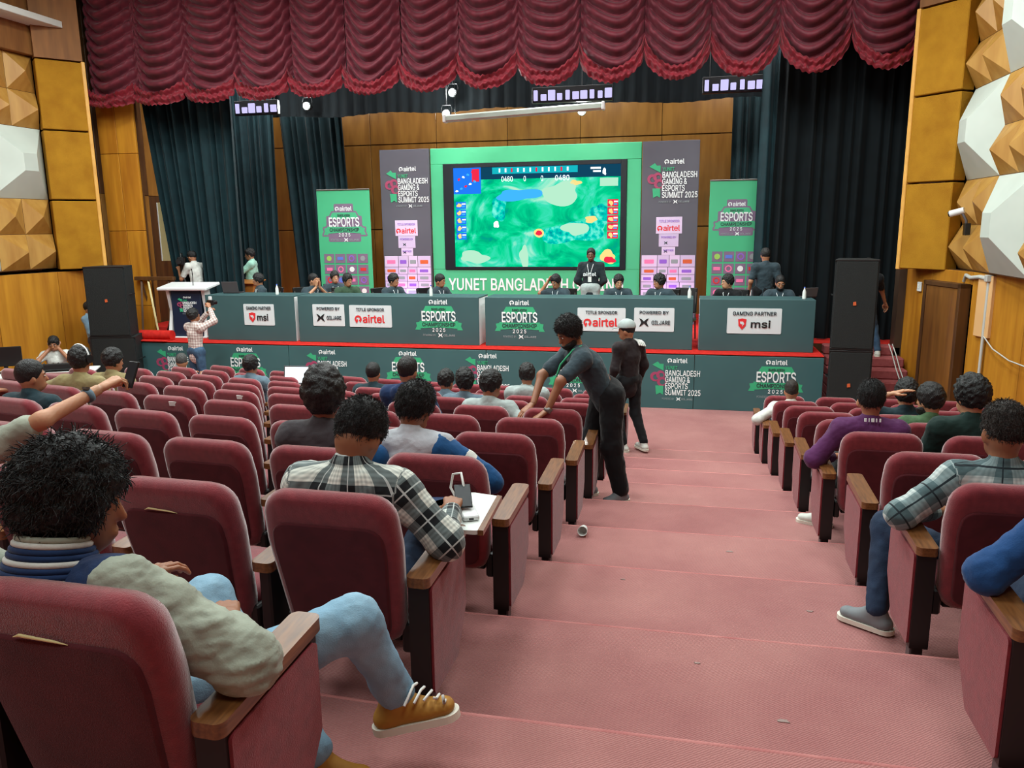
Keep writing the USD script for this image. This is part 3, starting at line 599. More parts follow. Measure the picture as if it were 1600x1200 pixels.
for x, y, z0, z1, w, lab in ((-11.62, 16.35, 2.4, 3.72, .52, 'cream notice board left of the left drape'), (-10.62, 17.75, 2.6, 3.62, .5, 'cream notice board half hidden behind the second drape')):
    t = thing('notice_board', lab, 'board', (x, y, z0)); obj('board', cbox(-w / 2, w / 2, 0, .02, 0, z1 - z0), 'beige_board', t)
    for s in (-1, 1): obj('edge', cbox(s * w / 2 - .015, s * w / 2 + .015, -.012, .03, 0, z1 - z0), 'white_paint', t)
    obj('post', cyl(.018, z0 - SZ + .3, (0, .04, SZ - z0)), 'steel', t); obj('foot', cbox(-.2, .2, -.1, .18, SZ - z0, SZ - z0 + .03), 'steel', t)
t = thing('trestle', 'wooden trestle with slanting legs left of the podium', 'trestle', (-11.1, 15.0, SZ))
obj('beam', cbox(-.5, .45, -.05, .05, 1.12, 1.2), 'dark_wood', t)
for a, b in (((-.36, 0, 1.12), (-.3, -.2, 0)), ((-.2, 0, 1.14), (.12, -.25, 0)), ((-.36, 0, 1.12), (-.34, .3, 0)), ((.3, 0, 1.12), (.38, .3, 0)), ((.3, 0, 1.12), (.36, -.2, 0))): obj('leg', tube([a, b], .026, 4), 'beige_board' if a[0] == -.2 else 'dark_wood', t)
t = thing('carpet_roll', 'rolled red carpet lying at the left end of the stage edge', 'carpet', (-10.42, 13.93, SZ))
obj('roll', T(cyl(.1, .72, (0, 0, 0), 20), (-.36, 0, .1), ry=90), 'red_carpet', t, 40); obj('loose_end', cbox(-.36, .36, -.24, .0, 0, .02), 'red_carpet', t)
# small things on the desks
def bottle(x, y, z, lab, cap='ink_blue'):
    t = thing('water_bottle', lab, 'bottle', (x, y, z)); obj('body', trimesh.creation.revolve([(0, 0), (.03, 0), (.033, .02), (.031, .12), (.012, .17), (.012, .19), (0, .19)], sections=14), 'paper', t, 30); obj('cap', cyl(.014, .02, (0, 0, .185), 12), cap, t)
bottle(.08, 14.3, 1.83, 'small white bottle at the right end of the long right desk'); bottle(2.0, 14.3, 1.83, 'small white bottle near the right end of the right-hand desk')
bottle(-7.9, 14.32, 1.83, 'small white bottle on the left-hand desk'); bottle(-4.7, 14.3, 1.83, 'small white bottle beside the player at the middle of the long left desk')
def laptop(x, y, z, rz, lab, m='laptop_glow', s=1, group=None, part=None):
    t = thing('laptop', lab, 'laptop', (x, y, z), rz)
    obj('base', cbox(-.17 * s, .17 * s, 0, .24 * s, 0, .018), 'grey_metal', t); obj('keyboard', cbox(-.15 * s, .15 * s, .06, .2 * s, .018, .021), 'black_plastic', t)
    obj('lid', T(cbox(-.17 * s, .17 * s, 0, .012, 0, .23 * s), (0, .24 * s, .015), rx=-14), 'grey_metal', t); obj('screen', T(bx(-.155 * s, .155 * s, -.003, 0, .015, .215 * s), (0, .24 * s, .015), rx=-14), m, t, label='lit screen')
laptop(2.08, 14.75, 1.83, 200, 'open laptop at the right end of the right-hand desk', s=.7); laptop(-9.05, 14.75, 1.83, 185, 'open laptop on the left-hand desk near the podium')
# ------------------------------------------------------------------ wall fittings on the right
t = thing('wall_conduit', 'pale vertical cable pipe on the right wall beside the door', 'pipe')
cx, cy = rw(12.75) - .05, 12.75
obj('pipe', tube([(cx, cy, FZ + .1), (cx, cy, 2.28)], .022, 10), 'conduit', t, True); obj('top_bracket', tube([(cx, cy, 2.28), (cx - .06, cy + .2, 2.3), (cx - .1, cy + .45, 2.27), (cx - .12, cy + .6, 2.3), (cx - .12, cy + .66, 2.2)], .03, 8), 'conduit', t, True)
obj('junction_box', cbox(cx - .05, cx + .05, cy - .05, cy + .05, 2.24, 2.34), 'conduit', t)
obj('cable', tube([(cx, cy, 1.45), (cx + .04, cy - .3, 1.3), (cx + .12, cy - .7, 1.2), (cx + .22, cy - 1.1, 1.17)], .01, 6), 'conduit', t, True)
t = thing('security_camera', 'small white security camera on the lowest white tile of the right wall', 'camera', (4.12, 13.35, 3.1))
obj('body', T(cyl(.05, .2), (-.2, .12, .12), ry=75, rz=-30), 'white_paint', t, 30); obj('lens', T(cyl(.04, .02), (-.215, .13, .115), ry=75, rz=-30), 'black_plastic', t); obj('bracket', tube([(-.05, .02, .12), (0, 0, .02), (.02, 0, -.2)], .02, 8), 'grey_metal', t, True); obj('junction_box', cbox(-.02, .06, -.05, .05, -.2, -.02), 'black_plastic', t)
t = thing('light_switch', 'small white switch on the wood left of the door', 'switch', (rw(14.55) - .02, 14.55, 1.95)); obj('plate', T(cbox(-.05, .05, -.02, .01, 0, .16), rz=-70), 'white_paint', t); obj('rocker', T(cbox(-.02, .02, -.028, -.018, .05, .11), rz=-70), 'paper', t)
t = thing('step_cables', 'pale cables trailing down the right edge of the stage stairs', 'cable')
for k in range(2): obj('cable', tube([(3.6 + .06 * k, 15.1 - .3 * i, SZ + .03 - i * .163 + (.02 if i % 2 else 0)) for i in range(6)], .011, 6), 'conduit', t, True)
# ------------------------------------------------------------------ auditorium seats
def loft(poly, layers, n=72, cap0=True, cap1=True):
    ln = poly.exterior; P = np.array([ln.interpolate(i / n, normalized=True).coords[0] for i in range(n)])
    V = []
    for ins, y in layers:
        q = np.array(poly.buffer(-ins).exterior.coords) if ins else None
        c = np.array(poly.centroid.coords[0])
        if ins:
            L2 = poly.buffer(-ins); L2 = max(getattr(L2, 'geoms', [L2]), key=lambda g: g.area).exterior
            R = np.array([L2.interpolate(L2.project(Point(*(p)))).coords[0] for p in P])
        else: R = P
        V.append(np.c_[R[:, 0], np.full(n, y), R[:, 1]])
    k = len(layers); F = []
    for a in range(k - 1):
        for i in range(n):
            j = (i + 1) % n; F += [[a * n + i, a * n + j, (a + 1) * n + j], [a * n + i, (a + 1) * n + j, (a + 1) * n + i]]
    V = np.vstack(V); ex = []
    for on, a in ((cap0, 0), (cap1, k - 1)):
        if on:
            ci = len(V) + len(ex); ex.append(V[a * n:(a + 1) * n].mean(0))
            for i in range(n):
                j = (i + 1) % n; F.append([ci, a * n + j, a * n + i] if a == 0 else [ci, a * n + i, a * n + j])
    m = trimesh.Trimesh(np.vstack([V] + ([ex] if ex else [])), F, process=False); m.fix_normals(); return m
BP = Polygon([(-.228, .33), (.228, .33), (.262, .76), (.25, .955), (-.25, .955), (-.262, .76)]).buffer(-.1).buffer(.1, 12)
def shear(m):
    v = m.vertices.copy(); v[:, 1] += .085 - .22 * (v[:, 2] - .33); m.vertices = v; return m
seat_back = shear(loft(BP, [(.17, .085), (.1, .08), (.05, .065), (.018, .035), (0, 0), (.0, -.025), (.012, -.05), (.03, -.062), (.06, -.066), (.15, -.066)]))
PPb = BP.buffer(-.04); PPb = PPb.intersection(affinity.translate(PPb, 0, -.075)).buffer(-.03).buffer(.03, 8)
seat_rear = shear(loft(PPb, [(0, -.058), (.002, -.072), (.01, -.078), (.09, -.079)]))
seat_cush = loft(Polygon([(-.24, .06), (.24, .06), (.25, .5), (-.25, .5)]).buffer(-.05).buffer(.05, 8), [(.1, .475), (.03, .465), (.006, .44), (0, .41), (.01, .37), (.05, .35)])
v = seat_cush.vertices; seat_cush.vertices = np.c_[v[:, 0], v[:, 2], v[:, 1]]; seat_cush.fix_normals()
AP = Polygon([(-.045, -.02), (.045, -.02), (.045, .46), (-.045, .46)]).buffer(-.025).buffer(.025, 6)
arm_top = ext(AP, .038); vv = arm_top.vertices; vv[:, 2] += .598 + .05 * vv[:, 1]; arm_top.vertices = vv
def yz(poly, x0, x1):
    m = ext(poly, x1 - x0); v = m.vertices; m.vertices = np.c_[v[:, 2] + x0, v[:, 0], v[:, 1]]; m.fix_normals(); return m
END = Polygon([(0, .15), (0, .6), (.43, .615), (.43, .33), (.3, .15)])
def make_seat(side, end, lab, grp, loc, rz, tablet=False):
    t = thing('auditorium_seat', lab, 'seat', loc, rz, grp)
    obj('seat_back', seat_back, 'seat_fabric', t, 50); obj('back_panel', seat_rear, 'seat_panel', t, 40); obj('seat_cushion', seat_cush, 'seat_fabric', t, 50)
    obj('seat_pan', cbox(-.2, .2, .08, .46, .32, .352), 'black_laminate', t)
    side = -side; ax = side * (.305 if end else .3175)
    obj('armrest', T(arm_top, (ax, 0, 0)), 'arm_wood', t, 40)
    if end:
        a, b = sorted((ax - side * .042, ax + side * .036)); obj('end_panel', yz(END, a, b), 'black_laminate', t)
        a, b = sorted((ax + side * .034, ax + side * .046)); obj('fabric_panel', yz(END.buffer(-.012).buffer(-.02).buffer(.02), a, b), 'arm_fabric', t)
        obj('leg', cbox(ax - .025, ax + .025, .005, .055, 0, .16), 'black_laminate', t); obj('leg', cbox(ax + side * .026 - .006, ax + side * .026 + .006, .005, .06, 0, .155, .003), 'grey_metal', t)
        obj('foot_plate', cbox(ax - .05, ax + side * .05 + .03, -.01, .12, 0, .012), 'steel', t)
    else:
        obj('arm_post', cbox(ax - .024, ax + .024, .0, .4, .16, .6), 'black_laminate', t); obj('leg', cbox(ax - .024, ax + .024, .01, .07, 0, .18), 'black_laminate', t)
        obj('foot_plate', cbox(ax - .05, ax + .05, -.01, .12, 0, .012), 'steel', t)
    for s in (-1, 1): obj('pivot_bracket', cbox(s * .235 - .02, s * .235 + .02, .04, .16, .3, .42), 'black_laminate', t)
    if tablet:
        m = ext(Polygon([(-.2, 0), (.1, 0), (.1, .42), (-.05, .46), (-.2, .3)]).buffer(-.04).buffer(.04), .018)
        obj('writing_tablet', T(m, (.33, .40, .64), rz=4), 'paper', t, label='fold-out white writing tablet'); obj('tablet_edge', T(ext(Polygon([(.08, 0), (.104, 0), (.104, .42), (.08, .43)]), .022), (.33, .40, .638), rz=4), 'arm_wood', t)
        obj('tablet_arm', tube([(.305, .3, .55), (.28, .42, .6), (.2, .5, .635)], .012, 6), 'black_laminate', t)
    return t
ORD = ['nearest', 'second', 'third', 'fourth', 'fifth', 'sixth', 'seventh', 'eighth', 'ninth', 'tenth', 'eleventh', 'twelfth', 'thirteenth', 'fourteenth']
LX = {-1: -1.32, 0: -1.21, 1: -1.145, 2: -1.105}; RX = {-1: 1.4, 0: 1.37, 1: 1.37, 2: 1.36}
def seat_pos(side, k, j):
    if side < 0:
        x = LX.get(k, -1.085) - .635 * j; y = YK(k) + DY(x); d = max(0., -(x + 1.1)); rz = -math.degrees(math.atan(.02 + .04 * d)) if d > 0 else 0
    else: x = RX.get(k, 1.32) + .635 * j; y = YK(k); rz = 0
    return x, y, TZ[k], rz
protos = {}; n_seats = 0
for side in (-1, 1):
    for k in range(-1, 9):
        for j in range(13):
            x, y, z, rz = seat_pos(side, k, j)
            if side < 0 and (x < -1.03 * (y + .2) - .55 or x < -7.9): break
            if side > 0 and (x > .40 * (y + .3) + .45 or x > rw(y) - .35): break
            where = ('aisle-end' if j == 0 else ORD[j] + ' from the aisle'); blk = 'left' if side < 0 else 'right'
            row = {-1: 'the row nearest the camera', 0: 'the second row from the camera'}.get(k, f'the {ORD[k + 1]} row from the camera')
            lab = f'maroon auditorium seat, {where}, {row}, {blk} block'
            grp = f'maroon seats of the {blk} block'; key = (side, j == 0); n_seats += 1
            if (side, k, j) in ((-1, -1, 0), (-1, 0, 1)):
                t = make_seat(side, j == 0, lab, grp, (x, y, z), rz); dx = -.02 if k < 0 else -.03
                obj('torn_seam', tube([(dx - .07, -.104, .842), (dx - .05, -.107, .85), (dx + .04, -.105, .845), (dx + .07, -.1, .838)], (.001, .004, .003, .001), 6), 'beige_board', t, True, label='pale torn seam')
            elif (side, k, j) == (-1, 0, 0): make_seat(side, True, 'maroon aisle-end seat with its white writing tablet folded out, left block', grp, (x, y, z), rz, True)
            elif key not in protos: protos[key] = make_seat(side, j == 0, lab, grp, (x, y, z), rz); px0 = rz
            else: copy(protos[key], (x, y, z), rz, lab, grp)
# ------------------------------------------------------------------ solid modelling with distance fields, for people
def smin(a, b, k):
    h = np.maximum(k - np.abs(a - b), 0) / k; return np.minimum(a, b) - h * h * k * .25
class Cap:          # round cone; flat > 0 squashes it along the direction nrm
    def __init__(s, a, b, r1, r2=None, nrm=None, fl=1.):
        s.a, s.b = np.array(a, float), np.array(b, float); s.r1, s.r2 = r1, r1 if r2 is None else r2
        s.n = None if nrm is None else np.array(nrm, float) / np.linalg.norm(nrm); s.f = fl
        s.c = (s.a + s.b) / 2; s.R = np.linalg.norm(s.b - s.a) / 2 + max(s.r1, s.r2)
    def d(s, p):
        q = p - s.a; ba = s.b - s.a
        if s.n is not None:
            q = q + np.outer(q @ s.n, s.n) * (1 / s.f - 1); ba = ba + s.n * (ba @ s.n) * (1 / s.f - 1)
        t = np.clip(q @ ba / max(ba @ ba, 1e-9), 0, 1); w = q - t[:, None] * ba; d = np.sqrt(np.einsum('ij,ij->i', w, w)) - (s.r1 + (s.r2 - s.r1) * t)
        return d * s.f if s.n is not None else d
class Ell:
    def __init__(s, c, r, R=None):
        s.c, s.r, s.M = np.array(c, float), np.array(r, float), np.eye(3) if R is None else R; s.R = max(r)
    def d(s, p):
        q = (p - s.c) @ s.M; a, b = q / s.r, q / s.r ** 2; k0 = np.sqrt(np.einsum('ij,ij->i', a, a)); k1 = np.sqrt(np.einsum('ij,ij->i', b, b)); return k0 * (k0 - 1) / np.maximum(k1, 1e-9)
def field(prims, k=.03):
    def f(p):
        out = np.full(len(p), 1e3)
        for q in prims:
            v = p - q.c; dist = np.sqrt(np.einsum('ij,ij->i', v, v)) - q.R; near = np.nonzero(dist < .07)[0]
            if len(near): new = smin(out[near], q.d(p[near]), getattr(q, 'k', k))
            np.minimum(out, np.maximum(dist, .07), out)
            if len(near): out[near] = new
        return out
    return f
def nets(f, lo, hi, h):
    """surface nets on the blocks of the grid near the surface"""
    B = 4; lo = np.array(lo, float) - 2 * h; n = np.ceil((np.array(hi) + 2 * h - lo) / (B * h)).astype(int)
    g = np.stack(np.meshgrid(*[np.arange(i) for i in n], indexing='ij'), -1).reshape(-1, 3)
    d = f(lo + (g + .5) * B * h); g = g[np.abs(d) < B * h * 1.05 + .012]
    N = n * B + 1; st = np.array([N[1] * N[2], N[2], 1])
    o5 = np.stack(np.meshgrid(*[np.arange(5)] * 3, indexing='ij'), -1).reshape(-1, 3)
    ids = ((g * B)[:, None] + o5[None]) @ st; u, inv = np.unique(ids, return_inverse=True); inv = inv.reshape(len(g), 5, 5, 5)
    co = np.stack([u // st[0], u // st[1] % N[1], u % N[2]], 1); V = f(lo + co * h)[inv]
    C = [V[:, i:i + 4, j:j + 4, k:k + 4] for i in (0, 1) for j in (0, 1) for k in (0, 1)]
    cnt = sum((c < 0).astype(np.int8) for c in C); sf = (cnt > 0) & (cnt < 8)
    key = inv[:, :4, :4, :4][sf]; key = u[key]; vals = np.stack([c[sf] for c in C], 1)
    cell = np.stack([key // st[0], key // st[1] % N[1], key % N[2]], 1)
    acc = np.zeros((len(key), 3)); w = np.zeros(len(key)); cc = np.array([(i, j, k) for i in (0, 1) for j in (0, 1) for k in (0, 1)], float)
    for a in range(8):
        for ax in (4, 2, 1):
            b = a | ax
            if b == a: continue
            x, y = vals[:, a], vals[:, b]; m = (x < 0) != (y < 0); t = np.where(m, x / np.where(m, x - y, 1), 0)
            acc += np.where(m, 1, 0)[:, None] * (cc[a] + t[:, None] * (cc[b] - cc[a])); w += m
    P = lo + (cell + acc / w[:, None]) * h
    od = np.argsort(key); ks = key[od]; P = P[od]; vs = vals[od]; F = []
    def look(q):
        i = np.minimum(np.searchsorted(ks, q), len(ks) - 1); return i, ks[i] == q
    for ax, (b, c) in enumerate(((1, 2), (2, 0), (0, 1))):
        s0 = vs[:, 0] < 0; s1 = vs[:, (4, 2, 1)[ax]] < 0; m = np.nonzero(s0 != s1)[0]
        q = [look(ks[m] - x) for x in (0, st[b], st[b] + st[c], st[c])]; ok = np.all([x[1] for x in q], 0)
        Q = np.stack([x[0] for x in q], 1)[ok]; fl = s0[m][ok]
        Q = np.where(fl[:, None], Q[:, ::-1], Q); F.append(Q)
    F = np.vstack(F); F = np.vstack([F[:, [0, 1, 2]], F[:, [0, 2, 3]]]); m = trimesh.Trimesh(P, F, process=False)
    a, b, c = P[F[:, 0]], P[F[:, 1]], P[F[:, 2]]
    if np.einsum('ij,ij->', a, np.cross(b, c)) < 0: m.faces = m.faces[:, ::-1]
    return m
def bounds(prims, pad=.02):
    return np.min([q.c - q.R for q in prims], 0) - pad, np.max([q.c + q.R for q in prims], 0) + pad
def wrinkle(m, amp, fr, seed=0, st=(1, 1, 1)):
    """cloth folds, locks of hair: moves the vertices along their normals"""
    n = trimesh.Trimesh(m.vertices, m.faces, process=False).vertex_normals; p = m.vertices * np.array(st) * fr
    w = meshkit.fbm(p, 3, seed) - .5; m.vertices = m.vertices + n * (amp * 2 * w)[:, None]; return m
def rot(yaw, pitch, roll=0):
    y, p, r = np.radians([yaw, pitch, roll]); Rz = np.array([[math.cos(y), -math.sin(y), 0], [math.sin(y), math.cos(y), 0], [0, 0, 1]])
    Rx = np.array([[1, 0, 0], [0, math.cos(p), -math.sin(p)], [0, math.sin(p), math.cos(p)]]); Ry = np.array([[math.cos(r), 0, math.sin(r)], [0, 1, 0], [-math.sin(r), 0, math.cos(r)]])
    return Rz @ Rx @ Ry
# hands: right hand, palm down, fingers along +y, thumb towards -x
def hand_mesh(curl, thumb=0, h=.0045):
    pr = []; kn = [(-.031, .088, .002), (-.010, .093, .004), (.011, .089, .003), (.030, .079, 0)]; wr = [(-.017, .0, 0), (-.006, .0, 0), (.006, .0, 0), (.017, .0, 0)]
    for a, b in zip(wr, kn): pr.append(Cap(a, b, .0155, .0125))
    pr.append(Cap((-.02, .03, -.004), (.018, .05, -.004), .017, .015)); pr.append(Cap((0, -.03, 0), (0, .01, 0), .026, .024, (0, 0, 1), .8))
    L = [(.040, .025, .020), (.045, .028, .021), (.041, .026, .020), (.032, .020, .018)]
    for i, (k, l) in enumerate(zip(kn, L)):
        a = 0; p = np.array(k); sp = (i - 1.5) * .06 * -1
        for q in range(3):
            a += math.radians(curl[q] + 2 * i); e = p + l[q] * np.array([-sp * math.cos(a), math.cos(a), -math.sin(a)]); r = .0092 - .0008 * q - (i == 3) * .001
            c = Cap(p, e, r, r - .0007); c.k = .004; pr.append(c); p = e
    t0 = np.array((-.024, .02, -.006)); t1 = np.array((-.05, .05, -.016 - .01 * thumb)); t2 = np.array((-.055 + .02 * thumb, .082, -.026 - .014 * thumb)); t3 = np.array((-.05 + .035 * thumb, .106, -.032 - .012 * thumb))
    for a, b, r, r2 in ((t0, t1, .015, .0125), (t1, t2, .0115, .0105), (t2, t3, .0102, .0085)): c = Cap(a, b, r, r2); c.k = .008; pr.append(c)
    return nets(field(pr, .009), *bounds(pr), h)
HANDS = {'relaxed': hand_mesh((24, 28, 18), .4), 'grip': hand_mesh((58, 62, 35), 1), 'flat': hand_mesh((8, 8, 5), 0), 'hold': hand_mesh((40, 36, 20), .8)}
def put_hand(kind, wrist, fdir, palm, left, s=1.):
    m = HANDS[kind].copy(); v = m.vertices * s
    if left: v = v * np.array([-1, 1, 1]); m.faces = m.faces[:, ::-1]
    y = np.array(fdir, float); y /= np.linalg.norm(y); z = -np.array(palm, float); z -= y * (z @ y); z /= np.linalg.norm(z) + 1e-9; x = np.cross(y, z)
    m.vertices = v @ np.array([x, y, z]) + np.array(wrist); return m
# ------------------------------------------------------------------ people
for n, c in (('skin_a', (164, 112, 82)), ('skin_b', (142, 94, 66)), ('skin_c', (186, 136, 104)), ('skin_d', (112, 74, 54))):
    M[n] = usdkit.material(stage, '/World/Looks/' + n, {'p': ('principled_bsdf', {'base_color': lin(c), 'roughness': .5, 'subsurface_weight': .15, 'subsurface_radius': (1., .3, .15), 'subsurface_scale': .01})}, [], 'p.BSDF')
mat('hair_black', (20, 20, 22), .5, (9, 9, 10), 60, (1, 1, .3), bump=.9, bscale=180, spec=.5)
mat('hair_wavy', (30, 33, 34), .55, (12, 13, 14), 30, (1, 1, .5), bump=1.0, bscale=110, spec=.4)
mat('hair_brown', (44, 34, 28), .6, (22, 17, 14), 50, bump=.8, bscale=160)
mat('hair_grey', (84, 84, 82), .7, (50, 50, 50), 50, bump=.8, bscale=160)
mat('eye_dark', (26, 20, 18), .2); mat('eye_white', (214, 208, 200), .3); mat('lip', (130, 74, 66), .5)
CL = {'tee_slate': (56, 72, 80), 'tee_dark': (34, 44, 48), 'black': (20, 22, 25), 'navy': (28, 52, 92), 'light_blue': (140, 176, 200), 'white': (218, 220, 214), 'mint': (160, 214, 196), 'grey_light': (170, 182, 180), 'grey_blue': (100, 122, 136),
      'khaki': (150, 138, 96), 'green': (74, 104, 72), 'dark_green': (26, 50, 46), 'purple': (92, 44, 92), 'charcoal': (70, 66, 70), 'brown_dark': (38, 30, 32), 'jersey': (196, 200, 208), 'royal': (28, 84, 138), 'blue_jacket': (30, 74, 128), 'grey_sage': (164, 172, 156), 'pink_white': (206, 190, 186), 'teal_dark': (34, 56, 64), 'green_olive': (60, 84, 64)}
for n, c in CL.items(): mat('cloth_' + n, c, .85, tuple(int(x * .86) for x in c), 7, bump=.12, bscale=180, sheen=.15, spec=.25)
mat('cloth_jeans', (62, 92, 120), .9, (44, 70, 98), 9, bump=.2, bscale=240); mat('cloth_jeans_pale', (150, 186, 206), .9, (112, 152, 178), 5, bump=.2, bscale=240); mat('cloth_jeans_dark', (30, 52, 80), .9, (22, 40, 64), 9, bump=.2, bscale=240)
mat('shoe_tan', (178, 126, 40), .7, (156, 106, 34), 12); mat('shoe_white', (206, 208, 200), .6); mat('shoe_grey', (116, 122, 126), .7); mat('shoe_black', (22, 22, 24), .5); mat('sole_white', (224, 222, 208), .6)
def plaid(name, cols, per, thin, stripes=False):
    """woven check: bands across u and v; cols dark, middle, light"""
    N = {'uv': ('uvmap', {'attribute': 'st'}), 's': ('separate_xyz', {}), 'p': ('principled_bsdf', {'roughness': .85, 'sheen_weight': .15, 'specular_ior_level': .25}),
         'r': ('rgb_ramp', {'ramp': [(0., lin(cols[0])), (.5, lin(cols[1])), (1., lin(cols[2]))]}), 'add': ('math', {'math_type': 'add'}), 'half': ('math', {'math_type': 'multiply', 'value2': .5}),
         'l': ('math', {'math_type': 'maximum'}), 'mixc': ('mix_color', {'blend_type': 'mix', 'b': lin(thin[1])})}
    L = [('uv.UV', 's.vector'), ('add.value', 'half.value1'), ('half.value', 'r.fac'), ('r.color', 'mixc.a'), ('l.value', 'mixc.fac'), ('mixc.result', 'p.base_color')]
    for ax in 'xy':
        N['m' + ax] = ('math', {'math_type': 'multiply', 'value2': 1 / per}); N['f' + ax] = ('math', {'math_type': 'fraction'})
        L += [('s.' + ax, 'm' + ax + '.value1'), ('m' + ax + '.value', 'f' + ax + '.value1')]
        N['g' + ax] = ('math', {'math_type': 'greater_than', 'value2': .5}); L += [('f' + ax + '.value', 'g' + ax + '.value1')]
        # thread stripes inside the light band
        N['w' + ax] = ('math', {'math_type': 'multiply', 'value2': 16 * 3.14159}); N['si' + ax] = ('math', {'math_type': 'sine'}); N['sm' + ax] = ('math', {'math_type': 'multiply_add', 'value2': .16, 'value3': .84}); N['b' + ax] = ('math', {'math_type': 'multiply'})
        L += [('f' + ax + '.value', 'w' + ax + '.value1'), ('w' + ax + '.value', 'si' + ax + '.value1'), ('si' + ax + '.value', 'sm' + ax + '.value1'), ('sm' + ax + '.value', 'b' + ax + '.value1'), ('g' + ax + '.value', 'b' + ax + '.value2')]
        L += [('b' + ax + '.value', 'add.value' + ('1' if ax == 'x' else '2'))]
        N['t' + ax] = ('math', {'math_type': 'compare', 'value2': thin[0], 'value3': .022}); L += [('f' + ax + '.value', 't' + ax + '.value1'), ('t' + ax + '.value', 'l.value' + ('1' if ax == 'x' else '2'))]
    M[name] = usdkit.material(stage, '/World/Looks/' + name, N, L, 'p.BSDF')
plaid('plaid_black', ((16, 22, 26), (104, 116, 116), (226, 230, 220)), .125, (.26, (180, 188, 186)))
plaid('plaid_teal', ((70, 92, 96), (120, 140, 142), (198, 208, 206)), .17, (.22, (24, 36, 42)))
plaid('plaid_pink', ((176, 150, 146), (204, 190, 184), (226, 220, 214)), .05, (.3, (110, 84, 84)))
def person(name, label, loc, rz=0, pose='sit', lean=-.16, head=(0, 0, 0), J=None, skin='skin_a', shirt='cloth_tee_slate', sleeve='short', legs='cloth_black', hair='medium', hairm='hair_black', shoe='shoe_black', hands=('relaxed', 'relaxed'),
           face=False, beard=0, res=.014, scale=1., slouch=0., group=None, collar=True, cap=None, seed=0, palms=None, feet=None, lanyard=None, cat_='person', hood=False, nk=.08, legw=1., sink=0.):
    t = thing(name, label, cat_, (loc[0], loc[1], loc[2] - sink), rz, group, scale)
    A = lambda *a: np.array(a, float)
    s_, c_ = math.sin(lean), math.cos(lean)
    if pose == 'sit':
        P = A(0, .08 + slouch, .515 - slouch * .4); N = P + .47 * A(0, s_, c_); j = {'K': (.12, .54, .54), 'A': (.12, .50, .09), 'HI': (.095, P[1], P[2] - .03)}; j['E'] = (.255, N[1] + .1, N[2] - .33); j['W'] = (.13, N[1] + .34, .66)
    else:
        P = A(0, 0, .98); N = P + .475 * A(0, s_, c_); j = {'K': (.11, .02, .51), 'A': (.11, -.03, .09), 'HI': (.095, 0, .94)}; j['E'] = (.26, N[1] - .02, N[2] - .33); j['W'] = (.27, N[1] + .08, N[2] - .58)
    j['S'] = (.182, N[1] + .0, N[2] - .065)
    D = {}
    for k, v in j.items():
        D[k + 'r'] = A(*v); D[k + 'l'] = A(-v[0], v[1], v[2])
    R = rot(*head); H = N + A(0, .02, nk) + R @ A(0, .02, .07)
    D |= {'P': P, 'N': N, 'H': H}
    for k, v in (J or {}).items(): D[k] = A(*v)
    for s in 'lr': D['A' + s] = D['A' + s] + (0, 0, sink)
    P, N, H = D['P'], D['N'], D['H']
    up = (N - P) / np.linalg.norm(N - P); rt = D['Sr'] - D['Sl']; rt /= np.linalg.norm(rt); fw = np.cross(up, rt); fw /= np.linalg.norm(fw)
    Cc = P + up * .3
    hl = lambda *p: H + R @ A(*p)
    # --- body, one continuous surface
    b = [Cap(P, Cc, .115, .13, fw, .7), Cap(Cc, N - up * .07, .13, .09, fw, .7), Cap(D['Sl'], D['Sr'], .055, .055), Cap(N - up * .06, hl(0, -.028, -.05), .057, .053)]
    for s in 'lr':
        b += [Cap(N - up * .03, D['S' + s], .05, .05), Cap(D['S' + s], D['E' + s], .052, .04), Cap(D['E' + s], D['W' + s], .04, .027), Cap(D['HI' + s], D['K' + s], .08, .055), Cap(D['K' + s], D['A' + s], .055, .036), Cap(P, D['HI' + s], .11, .09)]
    hd = [Ell(hl(0, -.012, .022), (.074, .093, .098), R), Ell(hl(0, .02, -.035), (.057, .067, .08), R), Ell(hl(0, .038, -.088), (.038, .042, .028), R), Ell(hl(0, -.03, -.03), (.062, .06, .06), R)]
    for s in (-1, 1):
        e = Ell(hl(.076 * s, -.008, -.018), (.01, .021, .033), R @ rot(-18 * s, 0)); e.k = .012; hd.append(e); q = Cap(hl(.012 * s, .084, .022), hl(.042 * s, .074, .02), .009, .008); q.k = .014; hd.append(q)
    q = Cap(hl(0, .086, .006), hl(0, .102, -.036), .008, .013); q.k = .014; hd.append(q)
    q = Cap(hl(-.016, .083, -.073), hl(.016, .083, -.073), .011, .011); q.k = .015; hd.append(q)
    b += hd
    bm = nets(field(b, .03), *bounds(b), min(res, .011) if face else res)
    hm = []
    for s, i in (('l', 0), ('r', 1)):
        if hands[i]:
            fd = D['W' + s] - D['E' + s]; hand_dir = (palms or {}).get('d' + s, fd); pl_ = (palms or {}).get(s, (0, 0, -1))
            w = np.array(hand_dir, float); w /= np.linalg.norm(w); hm.append(put_hand(hands[i], D['W' + s] + w * .03, hand_dir, pl_, s == 'l'))
    obj('body', cat([bm] + hm), skin, t, True)
    # --- shirt
    sh = [Cap(P - A(0, 0, .0 if pose == 'sit' else .12), Cc, .150 if pose == 'sit' or lean < .3 else .142, .154, fw, .74), Cap(Cc, N - up * .085, .154, .105, fw, .72), Cap(D['Sl'], D['Sr'], .07, .07)]
